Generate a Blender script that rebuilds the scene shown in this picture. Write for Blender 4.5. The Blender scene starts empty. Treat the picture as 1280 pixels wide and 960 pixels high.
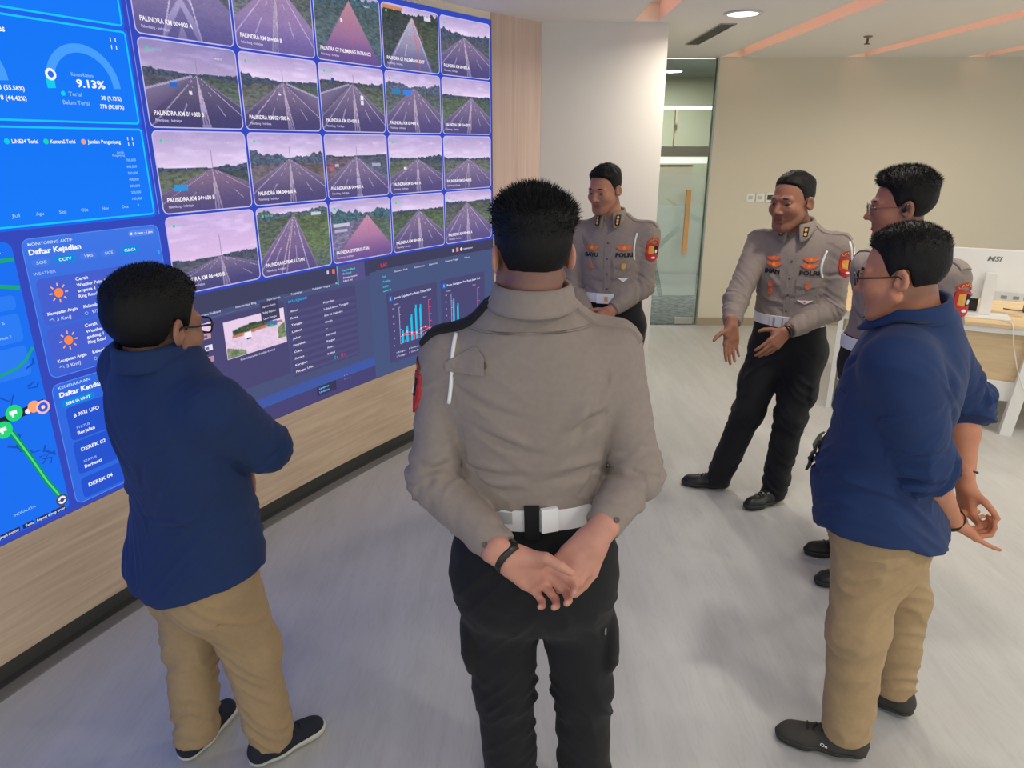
import bpy, bmesh, math, random
import numpy as np
from mathutils import Vector, Matrix
from mathutils.bvhtree import BVHTree

random.seed(7); RNG = np.random.default_rng(7)
SC = bpy.context.scene
COL = SC.collection

# ------------------------------------------------------------------ camera, world, exposure
cam_d = bpy.data.cameras.new('camera'); cam = bpy.data.objects.new('camera', cam_d); COL.objects.link(cam)
cam.location = (0, 0, 1.87)
cam.rotation_euler = (math.radians(90 - 18.7), 0, 0)
cam_d.sensor_fit = 'HORIZONTAL'; cam_d.sensor_width = 36.0
cam_d.lens = 36.0 * 880 / 1280
cam_d.clip_start = 0.05
SC.camera = cam
SC.view_settings.view_transform = 'Standard'
SC.view_settings.look = 'None'
SC.view_settings.exposure = 0.1
SC.view_settings.gamma = 1.0
SC.view_settings.use_curve_mapping = False

world = bpy.data.worlds.new('world'); SC.world = world; world.use_nodes = True
bg = world.node_tree.nodes['Background']
bg.inputs['Color'].default_value = (0.95, 1.0, 0.95, 1); bg.inputs['Strength'].default_value = 1.0

def area_light(name, loc, size, power, color, rot=(0, 0, 0), size_y=None, spread=180):
    d = bpy.data.lights.new(name, 'AREA'); d.energy = power * 1.9; d.color = color
    d.shape = 'RECTANGLE' if size_y else 'DISK'; d.size = size
    if size_y: d.size_y = size_y
    d.spread = math.radians(spread)
    o = bpy.data.objects.new(name, d); COL.objects.link(o); o.location = loc; o.rotation_euler = rot
    return o
# the room's recessed ceiling lamps (the ones outside the frame too)
WARM = (1.0, 0.93, 0.80)
for lx, ly, pw in ((1.506, 5.12, 10), (1.5, 2.9, 6), (1.5, 0.7, 6), (3.9, 5.9, 9), (3.9, 3.7, 9), (3.9, 1.5, 9), (0.3, -1.2, 8),
                   (2.9, -1.2, 9), (5.6, 4.6, 9), (5.6, 2.4, 9)):
    area_light('ceiling_lamp', (lx, ly, 2.672), 0.16, pw, WARM, spread=165)

# ------------------------------------------------------------------ helpers
def srgb(r, g, b):
    def f(u):
        u = u / 255.0
        return u / 12.92 if u <= 0.04045 else ((u + 0.055) / 1.055) ** 2.4
    return (f(r), f(g), f(b), 1.0)

def mat(name, color, rough=0.6, metal=0.0, spec=0.5, emis=None, es=1.0, alpha=None, transmission=0.0, sheen=0.0, coat=0.0):
    m = bpy.data.materials.new(name); m.use_nodes = True
    b = m.node_tree.nodes['Principled BSDF']
    b.inputs['Base Color'].default_value = color
    b.inputs['Roughness'].default_value = rough
    b.inputs['Metallic'].default_value = metal
    b.inputs['Specular IOR Level'].default_value = spec
    if transmission: b.inputs['Transmission Weight'].default_value = transmission
    if sheen:
        b.inputs['Sheen Weight'].default_value = sheen
        b.inputs['Sheen Roughness'].default_value = 0.6
    if coat: b.inputs['Coat Weight'].default_value = coat
    if emis:
        b.inputs['Emission Color'].default_value = emis; b.inputs['Emission Strength'].default_value = es
    return m

def add_noise(m, scale=(1, 1, 1), nscale=8.0, c0=None, c1=None, bump=0.0, detail=6.0, lo=0.35, hi=0.65, dist=0.002, rough=None, coords='Object', distortion=0.0):
    nt = m.node_tree; b = nt.nodes['Principled BSDF']
    tc = nt.nodes.new('ShaderNodeTexCoord'); mp = nt.nodes.new('ShaderNodeMapping'); mp.inputs['Scale'].default_value = scale
    nz = nt.nodes.new('ShaderNodeTexNoise'); nz.inputs['Scale'].default_value = nscale; nz.inputs['Detail'].default_value = detail
    nz.inputs['Distortion'].default_value = distortion
    nt.links.new(tc.outputs[coords], mp.inputs['Vector']); nt.links.new(mp.outputs['Vector'], nz.inputs['Vector'])
    if c0 is not None:
        rp = nt.nodes.new('ShaderNodeValToRGB'); e = rp.color_ramp.elements
        e[0].position = lo; e[0].color = c0; e[1].position = hi; e[1].color = c1
        nt.links.new(nz.outputs['Fac'], rp.inputs['Fac']); nt.links.new(rp.outputs['Color'], b.inputs['Base Color'])
    if bump:
        bp = nt.nodes.new('ShaderNodeBump'); bp.inputs['Strength'].default_value = bump; bp.inputs['Distance'].default_value = dist
        nt.links.new(nz.outputs['Fac'], bp.inputs['Height']); nt.links.new(bp.outputs['Normal'], b.inputs['Normal'])
    return m

def obj(name, V, F, m=None, parent=None, smooth=False, colors=None):
    me = bpy.data.meshes.new(name)
    V = np.asarray(V, dtype=np.float32)
    if isinstance(F, np.ndarray) and F.ndim == 2:
        k = F.shape[1]; n = len(F)
        me.vertices.add(len(V)); me.vertices.foreach_set('co', V.ravel())
        me.loops.add(n * k); me.loops.foreach_set('vertex_index', np.ascontiguousarray(F, dtype=np.int32).ravel())
        me.polygons.add(n); me.polygons.foreach_set('loop_start', np.arange(0, n * k, k, dtype=np.int32))
        me.update(calc_edges=True); me.validate()
    else:
        me.from_pydata([tuple(map(float, v)) for v in V], [], F); me.update()
    if smooth: me.polygons.foreach_set('use_smooth', np.ones(len(me.polygons), dtype=bool))
    if colors is not None:
        a = me.color_attributes.new('Col', 'FLOAT_COLOR', 'POINT')
        c = np.ones((len(V), 4), dtype=np.float32); c[:, :3] = colors
        a.data.foreach_set('color', c.ravel())
    if m is not None: me.materials.append(m)
    o = bpy.data.objects.new(name, me); COL.objects.link(o)
    if parent is not None: o.parent = parent
    return o

class MB:
    """collects simple solids into one mesh"""
    def __init__(self): self.v = []; self.f = []
    def add(self, V, F):
        k = len(self.v); self.v += [tuple(map(float, p)) for p in V]; self.f += [tuple(i + k for i in q) for q in F]; return self
    def box(self, lo, hi, fr=None, bev=0.0):
        bm = bmesh.new(); bmesh.ops.create_cube(bm, size=1.0)
        for v in bm.verts: v.co = Vector([lo[i] + (v.co[i] + .5) * (hi[i] - lo[i]) for i in range(3)])
        if bev: bmesh.ops.bevel(bm, geom=bm.edges[:], offset=bev, segments=2, affect='EDGES', profile=0.7)
        bm.verts.index_update()
        V = [v.co.copy() for v in bm.verts]; F = [[v.index for v in f.verts] for f in bm.faces]; bm.free()
        if fr is not None: V = [fr @ v for v in V]
        return self.add(V, F)
    def tube(self, pts, r, n=8, closed=False, caps=True):
        pts = [np.array(p, float) for p in pts]; N = len(pts); rr = r if hasattr(r, '__len__') else [r] * N
        V = []; F = []; prev = None
        for i, p in enumerate(pts):
            a = pts[(i - 1) % N] if (closed or i > 0) else p; b = pts[(i + 1) % N] if (closed or i < N - 1) else p
            t = b - a; t = t / (np.linalg.norm(t) + 1e-12)
            if prev is None:
                u = np.cross(t, (0, 0, 1.0));
                if np.linalg.norm(u) < 1e-3: u = np.cross(t, (0, 1.0, 0))
            else: u = prev - t * np.dot(prev, t)
            u = u / (np.linalg.norm(u) + 1e-12); prev = u; w = np.cross(t, u)
            for k in range(n):
                A = 2 * math.pi * k / n; V.append(p + rr[i] * (u * math.cos(A) + w * math.sin(A)))
        M = N if closed else N - 1
        for i in range(M):
            for k in range(n):
                j = (i + 1) % N
                F.append((i * n + k, i * n + (k + 1) % n, j * n + (k + 1) % n, j * n + k))
        if caps and not closed:
            F.append(tuple(range(n))[::-1]); F.append(tuple((N - 1) * n + k for k in range(n)))
        return self.add(V, F)
    def lathe(self, prof, c=(0, 0, 0), n=24, fr=None):
        V = []; F = []
        for (r, z) in prof:
            for k in range(n):
                A = 2 * math.pi * k / n; v = Vector((c[0] + r * math.cos(A), c[1] + r * math.sin(A), c[2] + z)); V.append(fr @ v if fr else v)
        for i in range(len(prof) - 1):
            for k in range(n): F.append((i * n + k, i * n + (k + 1) % n, (i + 1) * n + (k + 1) % n, (i + 1) * n + k))
        return self.add(V, F)
    def build(self, name, m=None, parent=None, smooth=False):
        return obj(name, self.v, self.f, m, parent, smooth)

def tag(o, label=None, cat=None, group=None, kind=None):
    if label: o['label'] = label
    if cat: o['category'] = cat
    if group: o['group'] = group
    if kind: o['kind'] = kind
    return o
def empty(name, loc=(0, 0, 0)):
    o = bpy.data.objects.new(name, None); o.location = loc; o.empty_display_size = 0.1; COL.objects.link(o); return o

# mesh of a text line in its own plane: unit cap height about 0.7, starts at (0,0)
_tc = {}
def text2d(body, bold=0.0):
    key = (body, bold)
    if key not in _tc:
        c = bpy.data.curves.new('t', 'FONT'); c.body = body; c.size = 1.0; c.offset = bold; c.resolution_u = 2
        o = bpy.data.objects.new('t', c); COL.objects.link(o)
        dg = bpy.context.evaluated_depsgraph_get(); me = bpy.data.meshes.new_from_object(o.evaluated_get(dg))
        V = np.array([v.co[:2] for v in me.vertices], float).reshape(-1, 2); F = [tuple(p.vertices) for p in me.polygons]
        bpy.data.objects.remove(o); bpy.data.curves.remove(c); bpy.data.meshes.remove(me)
        if len(V):
            V = V - [V[:, 0].min(), 0]
        _tc[key] = (V, F)
    return _tc[key]

def vnoise(P, seed=0):
    """smooth value noise, P (N,3) -> [-1,1]"""
    P = np.asarray(P, np.float32); i = np.floor(P).astype(np.int64); f = P - i; f = f * f * (3 - 2 * f)
    out = np.zeros(len(P), np.float32)
    for dx in (0, 1):
        for dy in (0, 1):
            for dz in (0, 1):
                h = ((i[:, 0] + dx) * 374761393 + (i[:, 1] + dy) * 668265263 + (i[:, 2] + dz) * 2147483647 + seed * 974711) & 0x7fffffff
                h = ((h ^ (h >> 13)) * 1274126177) & 0x7fffffff; h = (h ^ (h >> 16)) & 0xffff
                w = (f[:, 0] if dx else 1 - f[:, 0]) * (f[:, 1] if dy else 1 - f[:, 1]) * (f[:, 2] if dz else 1 - f[:, 2])
                out += w * (h / 32767.5 - 1)
    return out
# ------------------------------------------------------------------ materials of the room
M = {}
M['wall'] = add_noise(mat('painted wall', srgb(210, 203, 186), 0.85), nscale=180, bump=0.05)
M['wall_white'] = add_noise(mat('white painted column', srgb(224, 219, 211), 0.8), nscale=180, bump=0.04)
M['ceiling'] = mat('ceiling paint', srgb(236, 234, 230), 0.9)
M['peach'] = mat('peach slot glow tint', srgb(236, 206, 192), 0.7)  # warm glow of the slot strips, put into the base colour
M['led'] = mat('warm light strip', (1, .7, .5, 1), emis=(1, .80, .68, 1), es=2.8)
M['cream'] = mat('cream', srgb(236, 222, 205), 0.7)
M['skirt'] = mat('charcoal skirting', srgb(62, 62, 60), 0.5)
M['base'] = mat('greige baseboard', srgb(160, 148, 124), 0.5)
M['strip'] = mat('grey aluminium strip', srgb(140, 138, 136), 0.4, metal=0.4)
M['white'] = mat('white powder coat', srgb(226, 226, 224), 0.35)
M['black'] = mat('black plastic', srgb(18, 18, 20), 0.35)
M['chrome'] = mat('brushed steel', srgb(190, 188, 184), 0.3, metal=0.9)
M['dark'] = mat('dark grille', srgb(52, 50, 50), 0.7)

def wood(name, c0, c1, scale, nscale=3.0, rough=0.45):
    return add_noise(mat(name, c0, rough), scale=scale, nscale=nscale, c0=c0, c1=c1, lo=0.30, hi=0.72, detail=8, distortion=0.6, bump=0.05, dist=0.001)
M['woodwall'] = wood('oak veneer with lengthwise grain', srgb(204, 176, 150), srgb(226, 202, 176), (1.2, 1.2, 22), 2.2)
M['woodcol'] = wood('oak veneer with upright grain', srgb(196, 168, 156), srgb(216, 190, 178), (14, 14, 0.5), 2.0)
M['woodtop'] = wood('pale ash laminate', srgb(206, 178, 138), srgb(224, 200, 162), (2, 14, 14), 2.0)
M['handle'] = wood('honey oak', srgb(186, 138, 84), srgb(208, 164, 108), (14, 14, 2), 2.0)

fl = mat('grey vinyl with faint wood grain', srgb(186, 184, 180), 0.38, spec=0.45)
add_noise(fl, scale=(7, 0.8, 1), nscale=1.4, c0=srgb(174, 174, 173), c1=srgb(186, 186, 185), lo=0.25, hi=0.7, detail=9, distortion=1.2)
M['floor'] = fl
# fine cathedral grain on top of the broad tone
nt = fl.node_tree; b = nt.nodes['Principled BSDF']
tc = nt.nodes.new('ShaderNodeTexCoord'); mp = nt.nodes.new('ShaderNodeMapping'); mp.inputs['Scale'].default_value = (5, 0.7, 1)
wv = nt.nodes.new('ShaderNodeTexNoise'); wv.inputs['Scale'].default_value = 7; wv.inputs['Detail'].default_value = 10; wv.inputs['Distortion'].default_value = 2.5
rp = nt.nodes.new('ShaderNodeValToRGB'); rp.color_ramp.elements[0].position = 0.36; rp.color_ramp.elements[0].color = (0.80, 0.795, 0.79, 1); rp.color_ramp.elements[1].position = 0.5; rp.color_ramp.elements[1].color = (1, 1, 1, 1)
mx = nt.nodes.new('ShaderNodeMixRGB'); mx.blend_type = 'MULTIPLY'; mx.inputs['Fac'].default_value = 0.30
src = b.inputs['Base Color'].links[0].from_socket
nt.links.new(tc.outputs['Object'], mp.inputs['Vector']); nt.links.new(mp.outputs['Vector'], wv.inputs['Vector']); nt.links.new(wv.outputs['Fac'], rp.inputs['Fac'])
nt.links.new(src, mx.inputs['Color1']); nt.links.new(rp.outputs['Color'], mx.inputs['Color2']); nt.links.new(mx.outputs['Color'], b.inputs['Base Color'])
bp = nt.nodes.new('ShaderNodeBump'); bp.inputs['Strength'].default_value = 0.08; bp.inputs['Distance'].default_value = 0.001
nt.links.new(wv.outputs['Fac'], bp.inputs['Height']); nt.links.new(bp.outputs['Normal'], b.inputs['Normal'])

CEIL = 2.69; YB = 7.55
def struct(name, mb, m, parent=None):
    o = mb.build(name, m, parent)
    if parent is None: o['kind'] = 'structure'
    return o
XL, XR, YN = -3.6, 7.2, -3.0
struct('floor', MB().box((XL, YN, -0.06), (XR, YB, 0.0)), M['floor'])

# ceiling with four long recessed slots that run towards the back wall
slots = [(0.84, 1.02, YN + .6, 5.44), (2.05, 2.24, YN + .6, 7.52), (3.26, 3.44, YN + .6, 7.52), (4.42, 4.61, YN + .6, 7.52)]
xs = [XL] + [v for s_ in slots for v in s_[:2]] + [XR]
cb = MB()
for i in range(0, len(xs), 2): cb.box((xs[i], YN, CEIL), (xs[i + 1], YB + .1, CEIL + 0.05))
for s_ in slots:
    cb.box((s_[0], YN, CEIL), (s_[1], s_[2], CEIL + .05)); cb.box((s_[0], s_[3], CEIL), (s_[1], YB + .1, CEIL + .05))
ceil_o = struct('ceiling', cb, M['ceiling'])
for i, s_ in enumerate(slots):
    t = MB()
    x0, x1, y0, y1 = s_; h = 0.11
    x0 += .002; x1 -= .002
    V = [(x0, y0, CEIL), (x0, y1, CEIL), (x0, y1, CEIL + h), (x0, y0, CEIL + h), (x1, y0, CEIL), (x1, y1, CEIL), (x1, y1, CEIL + h), (x1, y0, CEIL + h)]
    t.add(V, [(0, 1, 2, 3), (4, 7, 6, 5), (3, 2, 6, 7), (0, 3, 7, 4)])
    sl = t.build('ceiling_slot', M['peach'], ceil_o)
    MB().box((x0 + .004, y0, CEIL + .075), (x0 + .016, y1 - .05, CEIL + .095)).build('led_strip', M['led'], sl)
    MB().add([(x0, y1 - .004, CEIL), (x1, y1 - .004, CEIL), (x1, y1 - .004, CEIL + h), (x0, y1 - .004, CEIL + h)], [(0, 1, 2, 3)]).build('slot_end', M['cream'], sl)

# back wall, right of the glass door
DX = 2.03
wb = struct('wall_back', MB().box((DX, YB, 0), (XR, YB + .12, CEIL)), M['wall'])
struct('baseboard_back', MB().box((DX, YB - .015, 0), (XR, YB, 0.085)), M['base'])
struct('wall_right', MB().box((XR, YN, 0), (XR + .1, YB, 0.35)).box((XR, 5.6, 0.35), (XR + .1, YB, CEIL)), M['wall'])   # unseen side wall, opened above the sill to let daylight in from the right

# white column wall on the far side of the screen
CY = 5.50
struct('wall_column', MB().box((0.21, CY, 0), (1.105, YB + .12, CEIL)), M['wall_white'])
struct('baseboard_column', MB().box((0.215, CY - .012, 0), (1.10, CY, 0.08)), M['base'])

# ------------------------------------------------------------------ curved wall that carries the screen
KC = 1.73
AC = np.array([5.42459, -1.37966]) * KC; AR = 7 * KC; TH0 = 2.67962
def arcp(s, z, off=0.0):
    th = TH0 - s / AR; r = AR - off
    return np.array([AC[0] + r * math.cos(th), AC[1] + r * math.sin(th), z])
def arc_slab(s0, s1, z0, z1, o0, o1, ds=0.06):
    n = max(2, int(abs(s1 - s0) / ds)); V = []; F = []
    for i in range(n + 1):
        s = s0 + (s1 - s0) * i / n
        for (o, z) in ((o0, z0), (o1, z0), (o1, z1), (o0, z1)): V.append(arcp(s, z, o))
    for i in range(n):
        for k in range(4): F.append((i * 4 + k, i * 4 + (k + 1) % 4, i * 4 + 4 + (k + 1) % 4, i * 4 + 4 + k))
    F.append((0, 3, 2, 1)); F.append(tuple(n * 4 + k for k in range(4)))
    return V, F
SL, SR = -3.2, 2.470
SZ0, SZ1 = 0.515, 2.645
cw = struct('wall_left', MB().add(*arc_slab(SL, SR + .02, 0.0, CEIL, -0.16, -0.07)), M['cream'])
struct('trim_1', MB().add(*arc_slab(SL, SR + .02, 0.072, SZ0 - 0.002, -0.07, 0.0)), M['woodwall'])      # oak apron below the screen
struct('trim_2', MB().add(*arc_slab(SL, SR + .02, SZ1 + .002, CEIL, -0.07, -0.006)), M['cream'])     # cream header above it
struct('baseboard_left', MB().add(*arc_slab(SL, SR + .02, 0.0, 0.070, -0.07, -0.006)).add(*arc_slab(SL, SR + .02, 0.0, 0.010, -0.006, 0.028)), M['skirt'])
struct('trim_3', MB().add(*arc_slab(SL, SR + .02, 0.0, 0.006, 0.028, 0.085)), M['strip'])            # floor strip along it
# oak return panel between screen and column
e = arcp(SR, 0, 0); q0 = np.array([e[0] + .004, e[1] + .004]); q1 = np.array([0.208, CY - .005])
pd_ = q1 - q0; nn = np.array([pd_[1], -pd_[0]]) / np.linalg.norm(pd_)
pv = []
for z in (0.0, CEIL):
    for q, k in ((q0, 0), (q1, 0), (q1, 1), (q0, 1)): pv.append((q[0] - nn[0] * .06 * k, q[1] - nn[1] * .06 * k, z))
struct('trim_4', MB().add(pv, [(0, 1, 5, 4), (1, 2, 6, 5), (2, 3, 7, 6), (3, 0, 4, 7), (4, 5, 6, 7), (3, 2, 1, 0)]), M['woodcol'])

# ------------------------------------------------------------------ glass door and what lies behind it
glass = mat('clear glass', (0.90, 0.95, 0.93, 1), 0.02, transmission=1.0); glass.node_tree.nodes['Principled BSDF'].inputs['IOR'].default_value = 1.1
frost = mat('frosted film', srgb(205, 222, 218), 0.75)
nt = frost.node_tree; b = nt.nodes['Principled BSDF']; tr = nt.nodes.new('ShaderNodeBsdfTransparent'); ms = nt.nodes.new('ShaderNodeMixShader'); ms.inputs['Fac'].default_value = 0.50
nt.links.new(tr.outputs['BSDF'], ms.inputs[1]); nt.links.new(b.outputs['BSDF'], ms.inputs[2]); nt.links.new(ms.outputs['Shader'], nt.nodes['Material Output'].inputs['Surface'])
gdoor = empty('door_1', (1.57, YB, 0)); gdoor['kind'] = 'structure'
def ch(o): o.location = -gdoor.location + o.location; return o
def dpart(name, mb, m, parent=gdoor, label=None):
    o = mb.build(name, m, parent)
    if parent is gdoor: o.location = (-1.57, -YB, 0)
    if label: o['label'] = label
    return o
pane = dpart('glass_pane', MB().box((1.105, YB + .03, 0.02), (DX - .012, YB + .042, CEIL - .01)), glass)
# frosted film: mesh of cells with clear lines left open between them
def shrink(poly, d):
    P = np.array(poly, float); c = P.mean(0); out = []
    n = len(P)
    for i in range(n):
        a, b_, c_ = P[i - 1], P[i], P[(i + 1) % n]
        e1 = (b_ - a) / np.linalg.norm(b_ - a); e2 = (c_ - b_) / np.linalg.norm(c_ - b_)
        n1 = np.array([-e1[1], e1[0]]); n2 = np.array([-e2[1], e2[0]])
        if np.dot(n1, c - b_) < 0: n1 = -n1
        if np.dot(n2, c - b_) < 0: n2 = -n2
        w = n1 + n2; w = w / max(1e-6, np.dot(w, n1)); out.append(b_ + w * d)
    return out
GX0, GX1 = 1.106, DX - .013
A_ = (1.46, 1.50); B_ = (1.50, 0.80)
cells = [[(GX0, 1.62), (GX1, 1.62), (GX1, 1.10), (1.80, 1.22), A_, (GX0, 1.28)],
         [(GX0, 1.28), A_, B_, (GX0, 0.55)],
         [A_, (1.80, 1.22), (1.80, 1.08), B_],
         [(1.80, 1.22), (GX1, 1.10), (GX1, 0.30), (1.62, 0.30), B_, (1.80, 1.08)],
         [(GX0, 0.55), B_, (1.62, 0.30), (GX0, 0.30)]]
film = MB()
for c_ in cells:
    s2 = shrink(c_, 0.026); k = len(s2)
    film.add([(p[0], YB + .028, p[1]) for p in s2], [tuple(range(k))])
dpart('frosted_film', film, frost, pane)
dpart('wooden_handle', MB().box((1.80, YB - .05, 0.78), (1.85, YB - .02, 1.44), bev=.006), M['handle']).location = (-1.57, -YB, 0)
hb = MB()
for z in (0.9, 1.32): hb.box((1.815, YB - .02, z), (1.835, YB + .03, z + .02))
dpart('handle_bracket', hb, M['chrome'])
dpart('pivot_clamp', MB().box((1.78, YB - .012, 0.015), (1.98, YB + .03, 0.085), bev=.004), M['chrome'])
fb = MB().box((DX - .012, YB - .01, 0), (DX + .004, YB + .06, CEIL))
dpart('door_frame', fb, mat('steel door frame', srgb(150, 160, 155), 0.35, metal=0.6))
# corridor beyond
M['carpet'] = add_noise(mat('slate carpet tiles', srgb(88, 94, 94), 0.95), nscale=14, c0=srgb(74, 80, 82), c1=srgb(112, 116, 114), lo=.35, hi=.65, detail=3)
M['greywall'] = mat('green grey partition', srgb(126, 134, 124), 0.8)
struct('floor_corridor', MB().box((-1.2, YB + .12, -0.06), (4.2, 13.0, -0.001)), M['carpet'])
struct('ceiling_corridor', MB().box((-1.2, YB + .12, 2.95), (4.2, 13.0, 3.0)), mat('grey corridor ceiling', srgb(120, 128, 124), .9))
struct('wall_corridor', MB().box((-1.2, 12.9, 0), (4.2, 13.0, 2.95)), mat('sage wall', srgb(150, 152, 134), .8))
struct('wall_corridor_left', MB().box((-1.3, YB + .12, 0), (-1.2, 13, 2.95)), M['wall'])
struct('wall_corridor_right', MB().box((4.2, YB + .12, 0), (4.3, 13, 2.95)), M['wall'])
LG = mat('lit light strip', (1, 1, 1, 1), emis=(1, .98, .92, 1), es=2.0)
ls = tag(MB().box((0.9, 10.5, 2.35), (3.2, 10.56, 2.39)).box((1.0, 10.525, 2.39), (1.012, 10.537, 2.95)).box((3.0, 10.525, 2.39), (3.012, 10.537, 2.95)).build('strip_light', LG), 'long white strip light glowing behind the glass door', 'light')
pt = empty('glass_partition', (2.1, 11.0, 0)); tag(pt, 'inner office partition of glass, posts and a dark rail seen through the glass door', 'partition')
def pp(n, lo, hi, m):
    o = MB().box(lo, hi).build(n, m, pt); o.location = (-2.1, -11, 0); return o
pp('frosted_panel', (0.9, 11.0, 0.02), (3.4, 11.02, 1.0), mat('pale panel', srgb(150, 160, 156), .6))
pp('dark_rail', (1.95, 10.96, 1.72), (3.2, 11.0, 1.86), mat('dark rail', srgb(78, 72, 62), .6))
pp('white_rail', (1.55, 10.95, 1.62), (3.2, 11.0, 1.71), M['white'])
pp('white_rail', (1.95, 10.95, 1.24), (2.12, 11.0, 1.64), M['white'])
pp('post', (1.98, 10.94, 1.66), (2.02, 11.02, 2.37), M['white'])
pp('post', (2.38, 10.94, 1.86), (2.41, 11.02, 2.37), M['base'])
pp('lit_panel', (1.55, 11.02, 1.70), (1.86, 11.04, 1.92), mat('lit pane', (1, 1, .9, 1), emis=srgb(238, 240, 206), es=0.9))
pp('rose_panel', (2.14, 11.0, 1.24), (2.7, 11.02, 1.60), mat('taupe panel', srgb(150, 142, 126), .7))
for (x, y, r) in ((2.22, 9.6, .085), (2.42, 11.6, .085)):
    d = MB().lathe([(r, .0), (r + .02, -.004), (r + .02, .004)], (x, y, 2.944), 20); d = d.build('corridor_downlight', M['white'])
    tag(d, 'round ceiling downlight behind glass door, %s of the two' % ('nearer' if y < 10 else 'farther'), 'light', 'downlights in the corridor')
    MB().add([(x + r * math.cos(a * math.pi / 10), y + r * math.sin(a * math.pi / 10), 2.941) for a in range(20)], [tuple(range(20))[::-1]]).build('diffuser', LG, d)
    area_light('corridor_lamp', (x, y, 2.93), 0.3, 40, (1, 1, .92))
sd = MB().lathe([(.0, -.06), (.04, -.05), (.05, -.02), (.05, 0)], (2.33, 9.3, 2.95), 16).build('smoke_detector', M['chrome'], None, True)
tag(sd, 'small round detector on the corridor ceiling beside the downlight', 'detector')

# ------------------------------------------------------------------ ceiling and wall fittings
dl = MB().lathe([(0.098, 0.0), (0.122, -0.003), (0.125, -0.008), (0.098, -0.010), (0.095, -0.002)], (1.506, 5.12, CEIL), 32).build('downlight', M['white'], None, True)
tag(dl, 'round recessed ceiling downlight glowing white near the vent', 'light')
MB().add([(1.506 + .098 * math.cos(a * math.pi / 16), 5.12 + .098 * math.sin(a * math.pi / 16), CEIL - .009) for a in range(32)], [tuple(range(32))[::-1]]).build('diffuser', mat('lit diffuser', (1, 1, 1, 1), emis=(1, 1, .96, 1), es=3.0), dl)
vt = empty('air_vent', (1.53, 6.07, CEIL)); tag(vt, 'dark slotted linear air vent in the ceiling above the glass door', 'vent')
def vp(n, mb, m):
    o = mb.build(n, m, vt); o.location = (-1.53, -6.07, -CEIL); return o
vp('backing', MB().box((1.478, 5.54, CEIL - .002), (1.585, 6.60, CEIL - .0005)), M['dark'])
fm = MB()
for x in (1.475, 1.583): fm.box((x, 5.53, CEIL - .008), (x + .006, 6.61, CEIL - .0005))
for y in (5.53, 6.605): fm.box((1.475, y, CEIL - .008), (1.589, y + .006, CEIL - .0005))
vp('frame', fm, mat('vent frame', srgb(170, 165, 160), .5))
for k in range(3): vp('slat', MB().box((1.500 + k * .025, 5.54, CEIL - .007), (1.506 + k * .025, 6.60, CEIL - .002)), mat('vent slat', srgb(120, 116, 114), .5))
spk = empty('fire_sprinkler', (2.81, 6.14, CEIL)); tag(spk, 'small brass fire sprinkler head hanging from the ceiling', 'sprinkler')
MB().lathe([(0.0, -.001), (.035, -.001), (.03, -.012), (.012, -.014)], (0, 0, 0), 16).build('cap', mat('sprinkler cap', srgb(150, 130, 110), .4, metal=.5), spk)
MB().tube([(0, 0, -.01), (0, 0, -.055)], .009, 8).lathe([(0, -.055), (.022, -.055), (.024, -.060), (0, -.060)], (0, 0, 0), 12).build('nozzle', mat('sprinkler brass', srgb(110, 82, 60), .4, metal=.6), spk)

# switches on the back wall
for k, (px, lab) in enumerate(((2.475, 'white wall socket plate, left of the three on the back wall'), (2.575, 'white wall socket plate, middle of the three on the back wall'), (2.685, 'white thermostat with dark display, right of the wall plates'))):
    z = 1.36; w = .085 if k < 2 else .10
    o = MB().box((px - w / 2, YB - .010, z - w / 2), (px + w / 2, YB, z + w / 2), bev=.004).build('thermostat' if k == 2 else 'wall_socket', M['white'])
    tag(o, lab, 'thermostat' if k == 2 else 'socket', None if k == 2 else 'wall socket plates')
    if k == 2: MB().box((px - .036, YB - .0125, z - .022), (px + .036, YB - .010, z + .026)).build('display', mat('dark display', srgb(46, 50, 46), .3), o)
    else: MB().box((px - .022, YB - .0125, z - .018), (px + .022, YB - .010, z + .018), bev=.002).build('rocker', mat('rocker', srgb(190, 186, 172), .4), o)
# ------------------------------------------------------------------ the curved video wall
scr = bpy.data.materials.new('lit screen'); scr.use_nodes = True
nt = scr.node_tree; nt.nodes.clear()
out = nt.nodes.new('ShaderNodeOutputMaterial'); em = nt.nodes.new('ShaderNodeEmission'); at_ = nt.nodes.new('ShaderNodeVertexColor'); at_.layer_name = 'Col'
em.inputs['Strength'].default_value = 0.95
nt.links.new(at_.outputs['Color'], em.inputs['Color']); nt.links.new(em.outputs['Emission'], out.inputs['Surface'])

def lin(c): return np.array(srgb(*c)[:3]) if max(c) > 1.001 else np.array(c, float)
def sarc(SZ, off):
    th = TH0 - SZ[:, 0] / AR; r = AR - off
    return np.stack([AC[0] + r * np.cos(th), AC[1] + r * np.sin(th), SZ[:, 1]], 1)

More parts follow.
